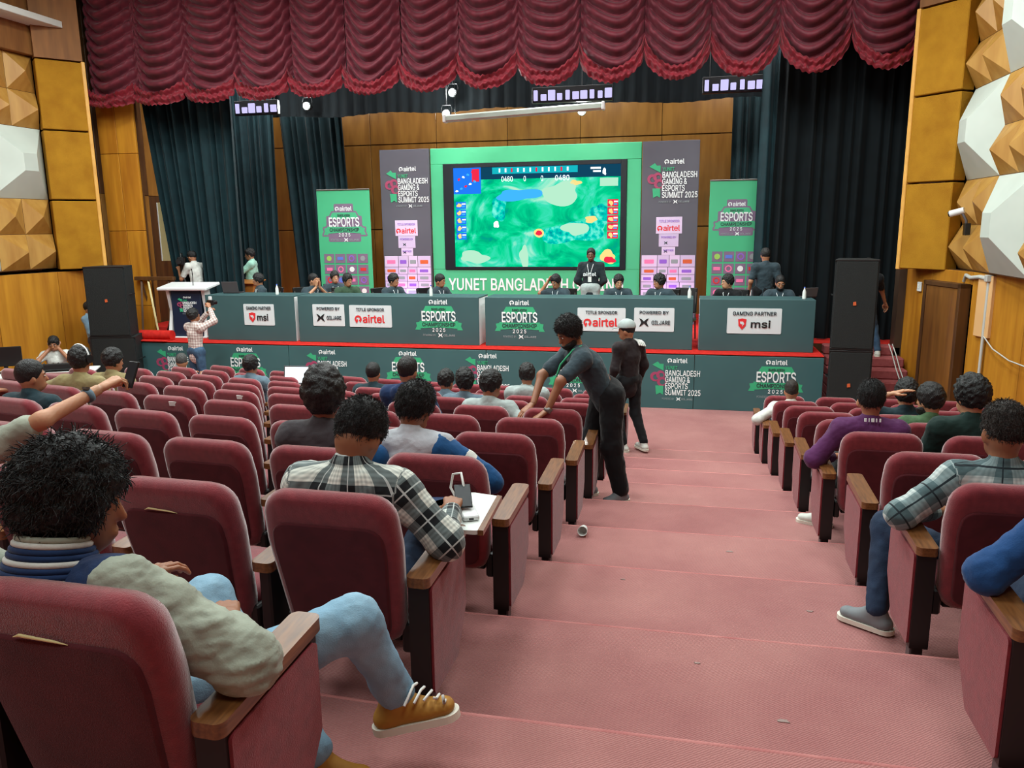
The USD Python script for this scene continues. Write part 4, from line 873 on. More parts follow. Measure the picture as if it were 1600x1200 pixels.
    for s in 'lr':
        S_, E_, W_ = D['S' + s], D['E' + s], D['W' + s]
        sh.append(Cap(N - up * .035, S_, .056, .064))
        if sleeve == 'short': sh.append(Cap(S_, S_ + (E_ - S_) * .72, .068, .063))
        elif sleeve != 'none': sh += [Cap(S_, E_, .069, .06), Cap(E_, E_ + (W_ - E_) * (.9 if sleeve == 'long' else .35), .058, .043)]
    if collar: q = Cap(N - up * .05 - fw * .005, N + up * .012 + fw * .004, .082, .067); q.k = .012; sh.append(q)
    if hood:
        q = Ell(N - fw * .075 - up * .03, (.13, .055, .085), np.array([rt, fw, up]).T); q.k = .03; sh.append(q)
    sm = nets(field(sh, .05), *bounds(sh), res * .85); wrinkle(sm, .011, 9, seed, (1, 1, .55)); wrinkle(sm, .006, 24, seed + 5)
    uv = None
    if shirt.startswith('plaid'):
        segs = [('t', P, N, .17)] + [('a', D['S' + s], D['E' + s], .06) for s in 'lr'] + [('f', D['E' + s], D['W' + s], .05) for s in 'lr']; best = np.full(len(sm.vertices), 9.); uv = np.zeros((len(sm.vertices), 2))
        for kd, a, bb, r in segs:
            v = sm.vertices - a; ax = (bb - a) / np.linalg.norm(bb - a); al = v @ ax; pe = v - np.outer(np.clip(al, 0 if kd != 't' else -.3, np.linalg.norm(bb - a)), ax); dd = np.linalg.norm(pe, axis=1) - r - (.02 if kd == 't' else 0)
            if kd == 't': q = np.c_[np.arctan2(v @ rt, -(v @ fw) * 1.3 + .03) * .165 + 5, al + 5]
            else:
                e1 = np.cross(ax, fw); e1 /= np.linalg.norm(e1) + 1e-9; e2 = np.cross(ax, e1); q = np.c_[np.arctan2(v @ e1, v @ e2) * .06 + 5, al + 5 + (.3 if kd == 'f' else 0)]
            m_ = dd < best; uv[m_] = q[m_]; best[m_] = dd[m_]
    obj('shirt', sm, shirt, t, True, uv)
    # --- trousers
    tr = [Cap(P - up * .02, P + up * .05, .138, .128, fw, .74)]
    for s in 'lr': tr += [Cap(P - up * .02, D['HI' + s], .115, .1), Cap(D['HI' + s], D['K' + s], .098 * legw ** .5, .073 * legw), Cap(D['K' + s], D['A' + s] + (0, 0, .03), .071 * legw, .056 * legw)]
    tm = nets(field(tr, .04), *bounds(tr), res); wrinkle(tm, .010, 11, seed + 2); wrinkle(tm, .005, 30, seed + 3, (1, 1, .4)); obj('trousers', tm, legs, t, True)
    # --- shoes
    for s in 'lr':
        a_ = D['A' + s]; u_, w_ = (feet or {}).get(s, ((.25 if s == 'r' else -.25, 1, 0), (0, 0, 1))); u_ = A(*u_) / np.linalg.norm(u_); w_ = A(*w_); w_ -= u_ * (w_ @ u_); w_ /= np.linalg.norm(w_)
        o = a_ - w_ * .05
        sp = [Cap(o - u_ * .04, o + u_ * .14, .043, .041, w_, .72), Cap(o - u_ * .03 + w_ * .01, a_ + w_ * .02, .043, .044), Cap(a_ + w_ * .0, o + u_ * .09, .042, .034)]
        so = obj('shoe', nets(field(sp, .02), *bounds(sp), min(res, .01)), shoe, t, True)
        P2 = affinity.scale(LineString([(0, -.045), (0, .145)]).buffer(.047, 8), 1, 1); m = ext(P2, .024); X = np.cross(u_, w_); m.vertices = m.vertices @ np.array([X, u_, w_]) + o - w_ * .04; m.fix_normals()
        obj('sole', m, 'sole_white' if shoe != 'shoe_black' else 'shoe_black', so)
    # --- hair
    th = {'short': .006, 'medium': .016, 'big': .03, 'curly': .022, 'fade': .004, 'thin': .003}[hair]
    e1 = Ell(hl(0, -.02, .03), (.079 + th, .098 + th, .097 + th), R); e2 = Ell(hl(0, -.018, .06), (.07 + th * .6, .09 + th, .075 + th * 1.4), R)
    fr = {'big': (.1, .045), 'medium': (.09, .066), 'curly': (.094, .05)}.get(hair, (.084, .07))
    p0 = hl(0, *fr); n0 = R @ (A(0, .80, -.6)); nz = R @ A(0, .25, -.97); z0 = hl(0, -.06, -.10 - th * .6)
    def hf(p):
        d = smin(e1.d(p), e2.d(p), .03) if hair != 'fade' else np.minimum(e2.d(p) - .006, e1.d(p) + .002)
        return -smin(-d, -smin(np.maximum((p - p0) @ n0, -1), np.full(len(p), 1.), .001), .012) if False else np.maximum(np.maximum(d, (p - p0) @ n0), (p - z0) @ nz)
    hmz = nets(hf, H - .2, H + .2, min(res, .009)); wrinkle(hmz, {'curly': .016, 'big': .016, 'medium': .01}.get(hair, .004), {'curly': 46, 'big': 30}.get(hair, 34), seed + 7); wrinkle(hmz, .006 if th > .01 else .002, 90, seed + 9, (1, 1, .4))
    ho = obj('hair', hmz, hairm, t, True)
    if res < .01:
        g = np.random.default_rng(seed + 70); hv, nn = hmz.vertices, trimesh.Trimesh(hmz.vertices, hmz.faces, process=False).vertex_normals; i = g.integers(0, len(hv), 4200); i = i[nn[i, 2] > -.75]; p, n_ = hv[i], nn[i]
        dn = R @ A(0, -.35, -1.) if th < .02 else R @ A(0, -.2, -.5); tg = dn - n_ * (n_ @ dn)[:, None] + g.normal(0, .3, p.shape); tg /= np.linalg.norm(tg, axis=1)[:, None]; l = (.016 + th * .6) * g.uniform(.5, 1.2, len(p))[:, None]
        cv = np.stack([p - n_ * .004, p + tg * l * .5 + n_ * (.003 + th * .06), p + tg * l + n_ * .001], 1)
        c = UsdGeom.BasisCurves.Define(stage, numbered(str(t.GetPath()) + '/hair_strands')); c.CreateTypeAttr('linear'); c.CreateCurveVertexCountsAttr(Vt.IntArray([3] * len(cv))); c.CreatePointsAttr(Vt.Vec3fArray.FromNumpy(cv.reshape(-1, 3).astype(np.float32)))
        c.CreateWidthsAttr(Vt.FloatArray.FromNumpy(np.tile([.0026, .0022, .0008], len(cv)).astype(np.float32))); c.SetWidthsInterpolation('vertex'); UsdShade.MaterialBindingAPI.Apply(c.GetPrim()).Bind(M[hairm]); c.GetPrim().SetCustomDataByKey('kind', 'stuff')
    if beard:
        bd = Ell(hl(0, .026, -.068), (.06 + beard, .068 + beard, .062 + beard), R); pb = hl(0, .0, -.045)
        bf = lambda p: np.maximum(np.maximum(bd.d(p), (p - pb) @ (R @ A(0, .25, .97))), (pb - p) @ (R @ A(0, .9, -.45)))
        obj('beard', wrinkle(nets(bf, H - .2, H + .2, .007), .005, 80, seed), hairm, t, True)
    if face:
        for s in (-1, 1):
            e = obj('eye', T(affinity3(trimesh.creation.icosphere(2, 1), (.014, .008, .0075), R), hl(.031 * s, .081, .002)), 'eye_white', t, True)
            obj('iris', T(affinity3(trimesh.creation.icosphere(1, 1), (.0065, .004, .0065), R), hl(.031 * s, .0875, .002)), 'eye_dark', e, True)
            obj('eyebrow', tube([hl(.014 * s, .092, .024), hl(.032 * s, .09, .029), hl(.048 * s, .08, .024)], (.004, .005, .003), 6), hairm, t, True)
        obj('mouth', tube([hl(-.024, .086, -.073), hl(0, .094, -.072), hl(.024, .086, -.073)], (.003, .006, .003), 8), 'lip', t, True)
    if cap:
        ce = Ell(hl(0, -.015, .045), (.1, .122, .112), R); cz = hl(0, 0, .04)
        cf = lambda p: np.maximum(ce.d(p), (cz - p) @ (R @ A(0, -.1, 1)))
        co = obj('cap', nets(cf, H - .2, H + .2, .01), cap, t, True); br = ext(affinity.scale(Point(0, 0).buffer(1, 16), .075, .07), .008)
        obj('cap_brim', T(affinity3(br, (1, 1, 1), R @ rot(0, -12)), hl(0, .11, .045)), cap, co)
    D |= {'R': R, 'hl': hl, 'fw': fw, 'up': up, 'rt': rt, 'shirt': sm, 't': t}
    if lanyard:
        f0 = lambda x, z: np.array([x, max(sm.vertices[(np.abs(sm.vertices[:, 0] - x) < .03) & (np.abs(sm.vertices[:, 2] - z) < .03)][:, 1], default=N[1] + .1) + .004, z])
        zc = N[2]; pts = [A(-.06, N[1] + .0, zc + .03)] + [f0(-.055 + .05 * q, zc - .05 - .2 * q) for q in np.linspace(0, 1, 5)] + [f0(.055 - .05 * q, zc - .05 - .2 * q) for q in np.linspace(1, 0, 5)] + [A(.06, N[1], zc + .03)]
        lo = obj('lanyard', tube(pts, .006, 5), lanyard, t, True); q = f0(0, zc - .31); obj('badge_card', cbox(-.035, .035, q[1], q[1] + .004, zc - .37, zc - .26, .002), 'paper', lo)
    return D
def affinity3(m, s, R):
    m = m.copy(); m.vertices = (m.vertices * np.array(s)) @ R.T; return m
def at_seat(side, k, j, dx=0, dy=.17):
    x, y, z, rz = seat_pos(side, k, j); return (x + dx, y + dy, z)
def sit(label, side, k, j, dx=0, dy=.17, **kw): return person('person', label, at_seat(side, k, j, dx, dy), kw.pop('rz', 0), **kw)
# --- audience, left block
sit('person with fluffy hair in a navy and grey baseball jacket, legs crossed, nearest seat', -1, -1, 0, -.14, .02, lean=-.32, slouch=.16, nk=.09, head=(-52, -6), hair='big', hairm='hair_wavy', shirt='cloth_navy', sleeve='none', legs='cloth_jeans_pale', shoe='shoe_tan', hands=('relaxed', 'relaxed'), res=.0085, seed=1, skin='skin_b',
    J={'Sr': (.19, .04, .895), 'Er': (.47, .1, .70), 'Wr': (.28, .33, .67), 'Kr': (.53, .58, .565), 'Ar': (.60, .70, .23), 'Kl': (.0, .64, .55), 'Al': (.38, .56, .09)}, feet={'r': ((1, .3, .18), (0, .1, 1)), 'l': ((1, .1, 0), (0, 0, 1))})
A1 = '/World/person'
sl = [Cap((.2, .04, .89), (.47, .1, .70), .084, .072), Cap((.47, .1, .70), (.32, .28, .675), .068, .05)]; m = nets(field(sl, .04), *bounds(sl), .0075); wrinkle(m, .014, 16, 3, (1, 1, .8)); wrinkle(m, .008, 40, 4, (.5, .5, 1.4)); obj('sleeve', m, 'cloth_grey_sage', A1, True, label='grey ribbed sleeve')
sl = [Cap((-.2, .04, .89), (-.4, .1, .66), .08, .068), Cap((-.4, .1, .66), (-.2, .34, .66), .064, .048)]; obj('sleeve', wrinkle(nets(field(sl, .04), *bounds(sl), .01), .012, 16, 6), 'cloth_grey_sage', A1, True, label='grey ribbed sleeve')
for i, c in enumerate(('cloth_grey_sage', 'cloth_navy', 'cloth_navy', 'cloth_white', 'cloth_navy', 'cloth_navy', 'cloth_white', 'cloth_grey_sage')):
    a = np.linspace(0, 2 * math.pi, 33); r = .118 - .0058 * i
    obj('collar_stripe', tube([(r * math.sin(q), .055 + r * .85 * math.cos(q) + .002 * i, .905 + .0125 * i + .02 * math.cos(q + 3.1)) for q in a], .0085, 8), c, A1, True)
for i in range(5): obj('shoe_lace', tube([(.65 + .025 * i, .64 + .02 * i, .255 - .0 * i), (.66 + .025 * i, .70, .29 - .012 * i), (.65 + .025 * i, .76, .26 - .01 * i)], .005, 6), 'cable_white', A1, True)
d = sit('person in a black and white checked shirt looking down, arm on the aisle armrest', -1, 0, 0, -.03, .09, lean=.04, sink=.09, scale=1.06, nk=.065, head=(-12, -42), hair='short', shirt='plaid_black', sleeve='long', legs='cloth_jeans_dark', hands=('relaxed', 'hold'), res=.0085, seed=2, skin='skin_b', shoe='shoe_white',
    J={'Er': (.36, .08, .74), 'Wr': (.30, .36, .75)})
sit('person with a tall shock of black hair and a charcoal shirt, third row', -1, 1, 1, -.11, sink=.03, lean=-.15, slouch=.09, scale=1.06, head=(10, 0), hair='big', shirt='cloth_charcoal', res=.011, seed=3, skin='skin_b')
sit('person in a white jersey with royal blue and white banded sleeve', -1, 1, 0, -.31, lean=.02, nk=.07, head=(-25, -22), hair='medium', shirt='cloth_jersey', sleeve='none', legs='cloth_jeans_dark', res=.0095, seed=4, skin='skin_b', slouch=.2, J={'Er': (.45, .33, .64), 'Wr': (.36, .54, .6)})
A4 = str(list(stage.GetPrimAtPath('/World').GetChildren())[-1].GetPath())
Sa, Ea, Wa = np.array((.175, .285, .835)), np.array((.45, .33, .64)), np.array((.36, .54, .6))
for nm, a, b, r1, r2, c in (('sleeve', Sa, Sa + (Ea - Sa) * .38, .082, .079, 'cloth_royal'), ('sleeve_band', Sa + (Ea - Sa) * .42, Sa + (Ea - Sa) * .55, .080, .077, 'cloth_white'), ('sleeve', Sa + (Ea - Sa) * .6, Ea, .078, .066, 'cloth_royal'), ('sleeve_band', Ea + (Wa - Ea) * .15, Ea + (Wa - Ea) * .8, .066, .05, 'cloth_white')):
    q = [Cap(a, b, r1, r2)]; obj(nm, wrinkle(nets(field(q), *bounds(q), .01), .008, 18, 3), c, A4, True)
q = [Cap((-.17, .18, .79), (-.3, .12, .68), .08, .065)]; obj('sleeve', nets(field(q), *bounds(q), .012), 'cloth_royal', A4, True)
sit('person in a big navy jacket, third seat of the sixth row', -1, 4, 2, -.17, lean=.0, head=(-12, 0), hair='short', shirt='cloth_navy', sleeve='long', res=.012, seed=5, hood=True, scale=1.03)
sit('person whose short-haired head shows left of the navy jacket', -1, 6, 4, -.13, lean=-.3, slouch=.12, head=(0, 0), hair='short', shirt='cloth_teal_dark', seed=6)
sit('person in a pale grey shirt leaning right, second seat of the sixth row', -1, 4, 1, -.03, lean=-.2, slouch=.2, head=(-38, -8), hair='medium', shirt='cloth_grey_light', sleeve='long', res=.012, seed=7, J={'Er': (.33, .12, .74), 'Wr': (.33, .36, .72)})
sit('person in a grey hooded jacket with neat black hair, near the stage', -1, 6, 1, -.05, lean=-.08, head=(10, -4), hair='medium', shirt='cloth_grey_light', sleeve='long', hood=True, seed=8)
sit('person with curly black hair just left of the pale grey shirt', -1, 5, 2, .08, lean=-.28, slouch=.2, head=(20, 0), hair='curly', hairm='hair_wavy', shirt='cloth_grey_blue', seed=9)
sit('person with dark hair and grey-blue shirt, between the navy jacket and the curly head', -1, 6, 2, -.47, lean=-.35, slouch=.28, head=(-25, -5), hair='medium', shirt='cloth_grey_blue', seed=10)
sit('person in a grey-blue shirt beside a lit laptop, front rows at the left', -1, 6, 7, -.1, lean=-.3, slouch=.15, head=(-6, 0), hair='medium', shirt='cloth_grey_blue', sleeve='long', seed=11, J={'Er': (.3, .12, .66), 'Wr': (.28, .36, .62)})
laptop(-5.3, 9.75, .95, 6, 'open laptop with bright white screen beside the grey-blue shirted person', s=1.1)
sit('person slumped low at the far left, only the grey-haired head showing', -1, 7, 10, -.3, lean=-.5, slouch=.28, head=(20, -10), hair='thin', hairm='hair_grey', shirt='cloth_teal_dark', seed=12)
sit('person in a khaki shirt with headphones at the left, arm along the seat backs', -1, 3, 7, .0, lean=-.1, head=(15, 0), hair='medium', shirt='cloth_khaki', sleeve='long', seed=13, hands=('flat', 'relaxed'), J={'El': (-.42, .02, .86), 'Wl': (-.66, -.1, .87)}, res=.012)
W1p = str(list(stage.GetPrimAtPath('/World').GetChildren())[-1].GetPath())
obj('headphone_band', tube([(.095 * math.cos(a), .06, 1.165 + .125 * math.sin(a)) for a in np.linspace(0, math.pi, 14)], .011, 8), 'white_paint', W1p, True)
for s in (-1, 1): obj('headphone_cup', T(cyl(.04, .03), (s * .095 - .015, .06, 1.155), ry=90), 'black_plastic', W1p, 30)
sit('person with black hair and khaki shirt right of the headphone wearer', -1, 4, 8, .0, lean=-.25, slouch=.1, head=(-20, -6), hair='medium', shirt='cloth_khaki', seed=14)
sit('person in a dark teal tee at the left edge, face turned towards the stage', -1, 2, 6, -.2, lean=-.3, slouch=.2, head=(-40, 0), hair='short', shirt='cloth_teal_dark', seed=15, face=True, res=.012)
d = sit('person at the left edge stretching out a bare forearm with a watch', -1, 0, 3, -.2, lean=-.05, slouch=.1, head=(-20, 0), hair='short', shirt='cloth_grey_sage', seed=16, skin='skin_c', res=.0095, hands=('relaxed', 'hold'), J={'Er': (.40, .22, 1.0), 'Wr': (.48, .5, 1.09)})
W4p = str(list(stage.GetPrimAtPath('/World').GetChildren())[-1].GetPath())
dirw = np.array([.08, .28, .09]) / np.linalg.norm([.08, .28, .09]); c0 = np.array([.466, .45, 1.072])
obj('watch_strap', tube([c0 - dirw * .014, c0 + dirw * .014], .036, 16), 'cloth_grey_blue', W4p, True); obj('watch_case', T(cyl(.018, .012), tuple(c0 + np.array([.0, -.01, .032])), rx=-15), 'steel', W4p, 30)
t = thing('phone', 'dark phone in the stretched-out hand at the left edge', 'phone', tuple(np.array(at_seat(-1, 0, 3, .1)) + (.235, .66, 1.1)), -15); obj('case', T(cbox(-.036, .036, -.005, .005, -.03, .11, .004), rx=-25), 'black_plastic', t); obj('screen', T(cbox(-.033, .033, -.0062, -.0048, -.026, .106, .0005), rx=-25), 'bezel', t)
# --- audience, right block
sit('person in a white shirt with cropped hair, frontmost of the right block', 1, 7, 0, .0, lean=-.4, slouch=.3, head=(0, -4), hair='fade', hairm='hair_brown', shirt='cloth_white', sleeve='long', seed=20, J={'El': (-.4, .0, .66), 'Wl': (-.34, .25, .64)})
sit('person in a purple shirt with print on the collar, aisle side of the right block', 1, 3, 0, -.02, lean=-.05, sink=.025, head=(-4, 0), hair='short', shirt='cloth_purple', sleeve='long', seed=21, res=.0095, J={'El': (-.36, .03, .70), 'Wl': (-.2, .26, .66), 'Al': (-.2, .5, .09)}, feet={'l': ((-.9, .4, 0), (0, 0, 1))}, shoe='shoe_white', legs='cloth_black')
Pp = str(list(stage.GetPrimAtPath('/World').GetChildren())[-1].GetPath())
for i, w in enumerate((.016, .006, .02, .008, .012)): obj('collar_print', T(cbox(-w / 2, w / 2, -.003, .003, 0, .026, .001), (-.05 + .024 * i, -.026, 1.0), rx=-8), 'ink_white', Pp)
sit('person with curly black hair and an arm raised behind the head, right block', 1, 5, 1, .12, lean=-.2, slouch=.14, head=(10, 0), hair='curly', hairm='hair_wavy', shirt='cloth_teal_dark', seed=22, skin='skin_c', hands=('flat', 'relaxed'), J={'El': (-.40, .1, .98), 'Wl': (-.19, -.02, 1.1)}, palms={'dl': (.8, -.2, .3)})
sit('person with a black beard and green shirt turned left, right block', 1, 4, 1, .05, lean=-.25, slouch=.17, head=(38, -4), hair='medium', shirt='cloth_green', seed=23, beard=.012, skin='skin_c', res=.012)
sit('person in a dark green shirt with full dark hair, behind the bearded one', 1, 3, 1, .0, lean=-.1, slouch=.06, head=(26, -2), hair='curly', hairm='hair_wavy', shirt='cloth_dark_green', seed=24, skin='skin_c', res=.011, scale=1.03)
sit('person in a grey-teal checked shirt with cropped hair, elbow on armrest', 1, 1, 0, .05, lean=.02, sink=.045, head=(10, -6), hair='fade', hairm='hair_brown', shirt='plaid_teal', sleeve='long', legs='cloth_jeans_dark', shoe='shoe_grey', seed=25, res=.0085, skin='skin_b',
    J={'El': (-.42, .04, .745), 'Wl': (-.22, .22, .71), 'Kl': (-.37, .44, .54), 'Al': (-.43, .26, .10)}, feet={'l': ((-.8, .55, 0), (0, 0, 1))})
sit('person in a bright blue jacket at the right edge, elbow on armrest', 1, 0, 0, .04, lean=-.05, head=(0, 0), hair='medium', shirt='cloth_blue_jacket', sleeve='long', legs='cloth_jeans_dark', seed=26, res=.009, J={'El': (-.39, .07, .705), 'Wl': (-.2, .3, .69)})
# --- standing in the aisle
LM = person('person', 'person in slate polo and black trousers bending over a seat back beside the aisle', (-.66, 7.02, .625), 116, 'stand', lean=.66, head=(12, -26), skin='skin_b', shirt='cloth_tee_slate', legs='cloth_black', hair='medium', beard=.01, face=True, shoe='shoe_grey', hands=('flat', 'flat'), res=.009, seed=30, scale=1.05, legw=1.3,
       J={'El': (-.25, .5, 1.13), 'Wl': (-.27, .62, .90), 'Er': (.1, .56, 1.12), 'Wr': (-.06, .68, .92), 'Al': (-.14, -.08, .09), 'Ar': (.12, .12, .09), 'Kl': (-.12, .0, .5), 'Kr': (.11, .1, .5)}, palms={'dl': (0, .8, -.5), 'dr': (-.3, .8, -.5)}, lanyard=None)
lt = LM['t']; N_ = LM['N']
obj('lanyard', tube([N_ + (-.075, -.03, .03), N_ + (-.08, .05, .0), N_ + (-.06, .15, -.12), N_ + (-.03, .19, -.26), N_ + (.0, .2, -.34)], .009, 6), 'ink_green', lt, True, label='green neck strap')
obj('wrist_watch', tube([(-.265, .6, .915), (-.27, .625, .885)], .036, 14), 'steel', lt, True)
person('person', 'person in a pale cap and dark jacket walking in the aisle near the stage', (-.7, 10.45, .105), 48, 'stand', lean=.02, head=(35, -6), shirt='cloth_brown_dark', sleeve='long', legs='cloth_black', shoe='shoe_white', hair='short', cap='cloth_grey_light', seed=31, res=.012, scale=1.02, J={'Kl': (-.1, .1, .51), 'Al': (-.1, -.02, .09), 'Ar': (.1, -.2, .12), 'Kr': (.1, -.03, .5)})
CPp = str(list(stage.GetPrimAtPath('/World').GetChildren())[-1].GetPath())
for i in range(4):
    x = .075 + .034 * i; z = 1.489 - .22 * (x - .06); obj('shoulder_stripe', tube([(x, -.115, z - .07), (x, -.08, z - .022), (x, -.03, z), (x, .04, z - .004)], .012, 6), 'cloth_white', CPp, True)
person('person', 'person in a striped pinkish shirt and jeans photographing in front of the stage', (-8.85, 12.9, FZ), -20, 'stand', lean=.02, head=(0, 18), shirt='plaid_pink', sleeve='long', legs='cloth_jeans', hair='medium', seed=32, res=.012, hands=('hold', 'hold'), J={'Er': (.30, .22, 1.5), 'Wr': (.1, .3, 1.72), 'El': (-.28, .26, 1.38), 'Wl': (-.06, .36, 1.62)})
t = thing('photo_camera', 'black photo camera held up by the photographer in front of the stage', 'camera', (-8.72, 13.28, 1.76), -20); obj('camera_body', cbox(-.07, .07, -.03, .03, -.05, .05), 'black_plastic', t); obj('lens', T(cyl(.04, .11), (0, .13, 0), rx=90), 'black_plastic', t, 30); obj('flash', cbox(-.03, .03, -.02, .03, .05, .12), 'white_paint', t)
person('person', 'person in a light blue shirt half hidden behind the left loudspeakers', (-11.93, 14.0, FZ), -70, 'stand', shirt='cloth_light_blue', sleeve='long', legs='cloth_charcoal', hair='short', seed=33, J={'El': (-.24, .0, 1.13), 'Wl': (-.16, .14, .95), 'Er': (.24, .02, 1.12), 'Wr': (.1, .2, 1.0)})
person('person', 'person in jeans standing on the stage stairs behind the right loudspeakers', (3.08, 14.85, .767), 10, 'stand', shirt='cloth_black', sleeve='short', legs='cloth_jeans', shoe='shoe_white', hair='short', seed=34, J={'Er': (.31, .05, 1.16), 'Wr': (.40, .1, .96), 'Kr': (.24, .1, .51), 'Ar': (.30, .0, .09)})
person('person', 'person in a white shirt, hands at the face, behind the far left control desk', (-11.42, 12.4, FZ), -150, 'sit', lean=.12, head=(0, -14), shirt='cloth_white', legs='cloth_charcoal', hair='medium', seed=35, face=True, J={'Er': (.26, .34, .84), 'Wr': (.07, .2, 1.05), 'El': (-.26, .34, .84), 'Wl': (-.07, .2, 1.05)}, palms={'dl': (.2, -.2, .9), 'dr': (-.2, -.2, .9), 'l': (0, -1, 0), 'r': (0, -1, 0)})
# --- on the stage
LW = 'ink_white'
def player(label, x, rz, **kw):
    kw = {'lean': .1, 'head': (0, -3), 'shirt': 'cloth_tee_slate', 'face': True, 'scale': 1.0, 'J': None, 'lanyard': LW, 'res': .014} | kw
    j = {'Er': (.27, .22, .78), 'Wr': (.14, .42, .82), 'El': (-.27, .22, .78), 'Wl': (-.14, .42, .82)} | (kw.pop('J') or {})
    return person('person', label, (x, kw.pop('y', 15.12), SZ), 180 + rz, 'sit', J=j, **kw)
player('seated player at the left-hand desk, face turned to the left', -8.57, -50, head=(-20, -5), hair='medium', seed=40)
player('seated player with hands clasped at the mouth at the long left desk', -7.6, 60, head=(20, 0), hair='short', seed=41, skin='skin_c', J={'Er': (.24, .26, .82), 'Wr': (.04, .3, 1.0), 'El': (-.24, .26, .82), 'Wl': (-.04, .3, 1.0)}, palms={'dl': (.1, .1, .9), 'dr': (-.1, .1, .9), 'l': (1, 0, 0), 'r': (-1, 0, 0)})
player('seated player in grey with hair tied back, in front of the left roll-up banner', -7.45, 30, head=(10, 0), hair='medium', seed=42, skin='skin_c', y=16.0)
player('seated person in a green top in front of the left roll-up banner', -6.8, 40, head=(20, -5), hair='medium', shirt='cloth_green_olive', seed=43, lanyard=None)
player('seated player turned right in front of the left sponsor panel', -5.87, 62, head=(15, -5), hair='medium', seed=44)
player('seated player turned right at the left edge of the green screen surround', -4.9, 60, head=(20, -10), hair='short', seed=45)
player('seated player with one hand raised to the head below the screen', -2.35, -20, head=(-5, -18), hair='medium', seed=46, J={'Er': (.34, .2, .9), 'Wr': (.2, .14, 1.12)}, palms={'dr': (-.5, -.1, .8), 'r': (-1, 0, 0)})
player('seated player with a fringe right of the standing announcer', -1.26, 12, head=(5, -12), hair='medium', seed=47, skin='skin_c')
player('seated player facing left in front of the right sponsor panel', -.4, -25, head=(-30, -4), hair='curly', seed=48, J={'El': (-.34, .1, .8), 'Wl': (-.3, .34, .84)})
player('seated person in a black jacket facing left before the right roll-up banner', .84, -30, head=(-35, -2), hair='medium', shirt='cloth_black', sleeve='long', seed=49, skin='skin_c')
player('bearded seated player at the right-hand desk looking down', 1.65, 5, head=(0, -16), hair='short', beard=.008, seed=50)
ann = person('person', 'standing announcer in a black printed jersey in front of the screen', (-1.84, 15.7, SZ), 178, 'stand', head=(0, 0), shirt='cloth_tee_dark', sleeve='long', legs='cloth_grey_light', hair='short', face=True, seed=51, skin='skin_d', lanyard=LW, res=.012, J={'Er': (.27, -.02, 1.1), 'Wr': (.12, -.14, .95), 'El': (-.27, -.02, 1.1), 'Wl': (-.12, -.14, .95)})
fy = ann['shirt'].vertices[:, 1].max(); m = wtext('airtel', .07, 0, 0, 0, .26, True); obj('chest_print', T(m, (0, fy + .004, 1.2), rz=180), 'ink_white', ann['t'], label='white chest lettering')
sb_ = person('person', 'person in a slate polo seen from behind beside the right roll-up banner', (1.43, 15.45, SZ), 8, 'stand', head=(5, -8), shirt='cloth_tee_slate', legs='cloth_black', hair='short', seed=52, res=.013)
for i, w in enumerate((.03, .012, .026)): obj('back_print', cbox(-.06 + .05 * i - w / 2, -.06 + .05 * i + w / 2, -.122, -.116, 1.33, 1.375, .002), 'ink_white', sb_['t'])
person('person', 'person in a mint shirt behind the small wooden lectern, hand at the face', (-9.85, 16.65, SZ), 110, 'stand', head=(0, -5), shirt='cloth_mint', sleeve='long', legs='cloth_charcoal', hair='medium', seed=53, J={'El': (-.26, .2, 1.15), 'Wl': (-.06, .26, 1.42)}, palms={'dl': (.1, -.1, .9)}, face=True)
person('person', 'person in a white shirt working the video camera behind the podium', (-10.52, 15.62, SZ), 78, 'stand', lean=.12, head=(0, -14), shirt='cloth_white', sleeve='short', legs='cloth_charcoal', hair='short', seed=54, J={'El': (-.26, .2, 1.12), 'Wl': (-.12, .4, 1.3), 'Er': (.26, .2, 1.12), 'Wr': (.14, .4, 1.22)}, face=True)
# black chairs behind the desks
def chair(x, y, rz, lab, proto=[None]):
    if proto[0] is not None: return copy(proto[0], (x, y, SZ), rz, lab)
    t = proto[0] = thing('stage_chair', lab, 'chair', (x, y, SZ), rz, 'black chairs behind the stage desks')
    obj('seat', cbox(-.22, .22, -.2, .24, .36, .42, .02), 'black_plastic', t); obj('backrest', T(cbox(-.21, .21, -.03, .03, .0, .48, .025), (0, -.22, .5), rx=8), 'black_plastic', t)
    for sx in (-1, 1):
        obj('leg', tube([(.2 * sx, .2, 0), (.19 * sx, .18, .38)], .014, 8), 'steel', t); obj('leg', tube([(.2 * sx, -.24, 0), (.19 * sx, -.2, .4), (.19 * sx, -.25, .9)], .014, 8), 'steel', t)
for x, y, rz, who in ((-8.57, 15.02, 130, 'left-hand desk'), (-7.6, 15.02, 240, 'left end of the long left desk'), (-7.45, 15.9, 210, 'player in grey by the left banner'), (-6.8, 15.02, 220, 'person in green'), (-5.87, 15.02, 242, 'player before the left sponsor panel'), (-4.9, 15.02, 240, 'player left of the screen'), (-2.35, 15.02, 160, 'player with a raised hand'), (-1.26, 15.02, 192, 'player with a fringe'), (-.4, 15.02, 155, 'player before the right sponsor panel'), (.84, 15.02, 150, 'person in the black jacket'), (1.65, 15.02, 185, 'bearded player')):
    chair(x, y + .08, rz, f'black chair under the seated one: {who}')
chair(-.02, 15.35, 170, 'empty black chair showing right of the player before the right sponsor panel')
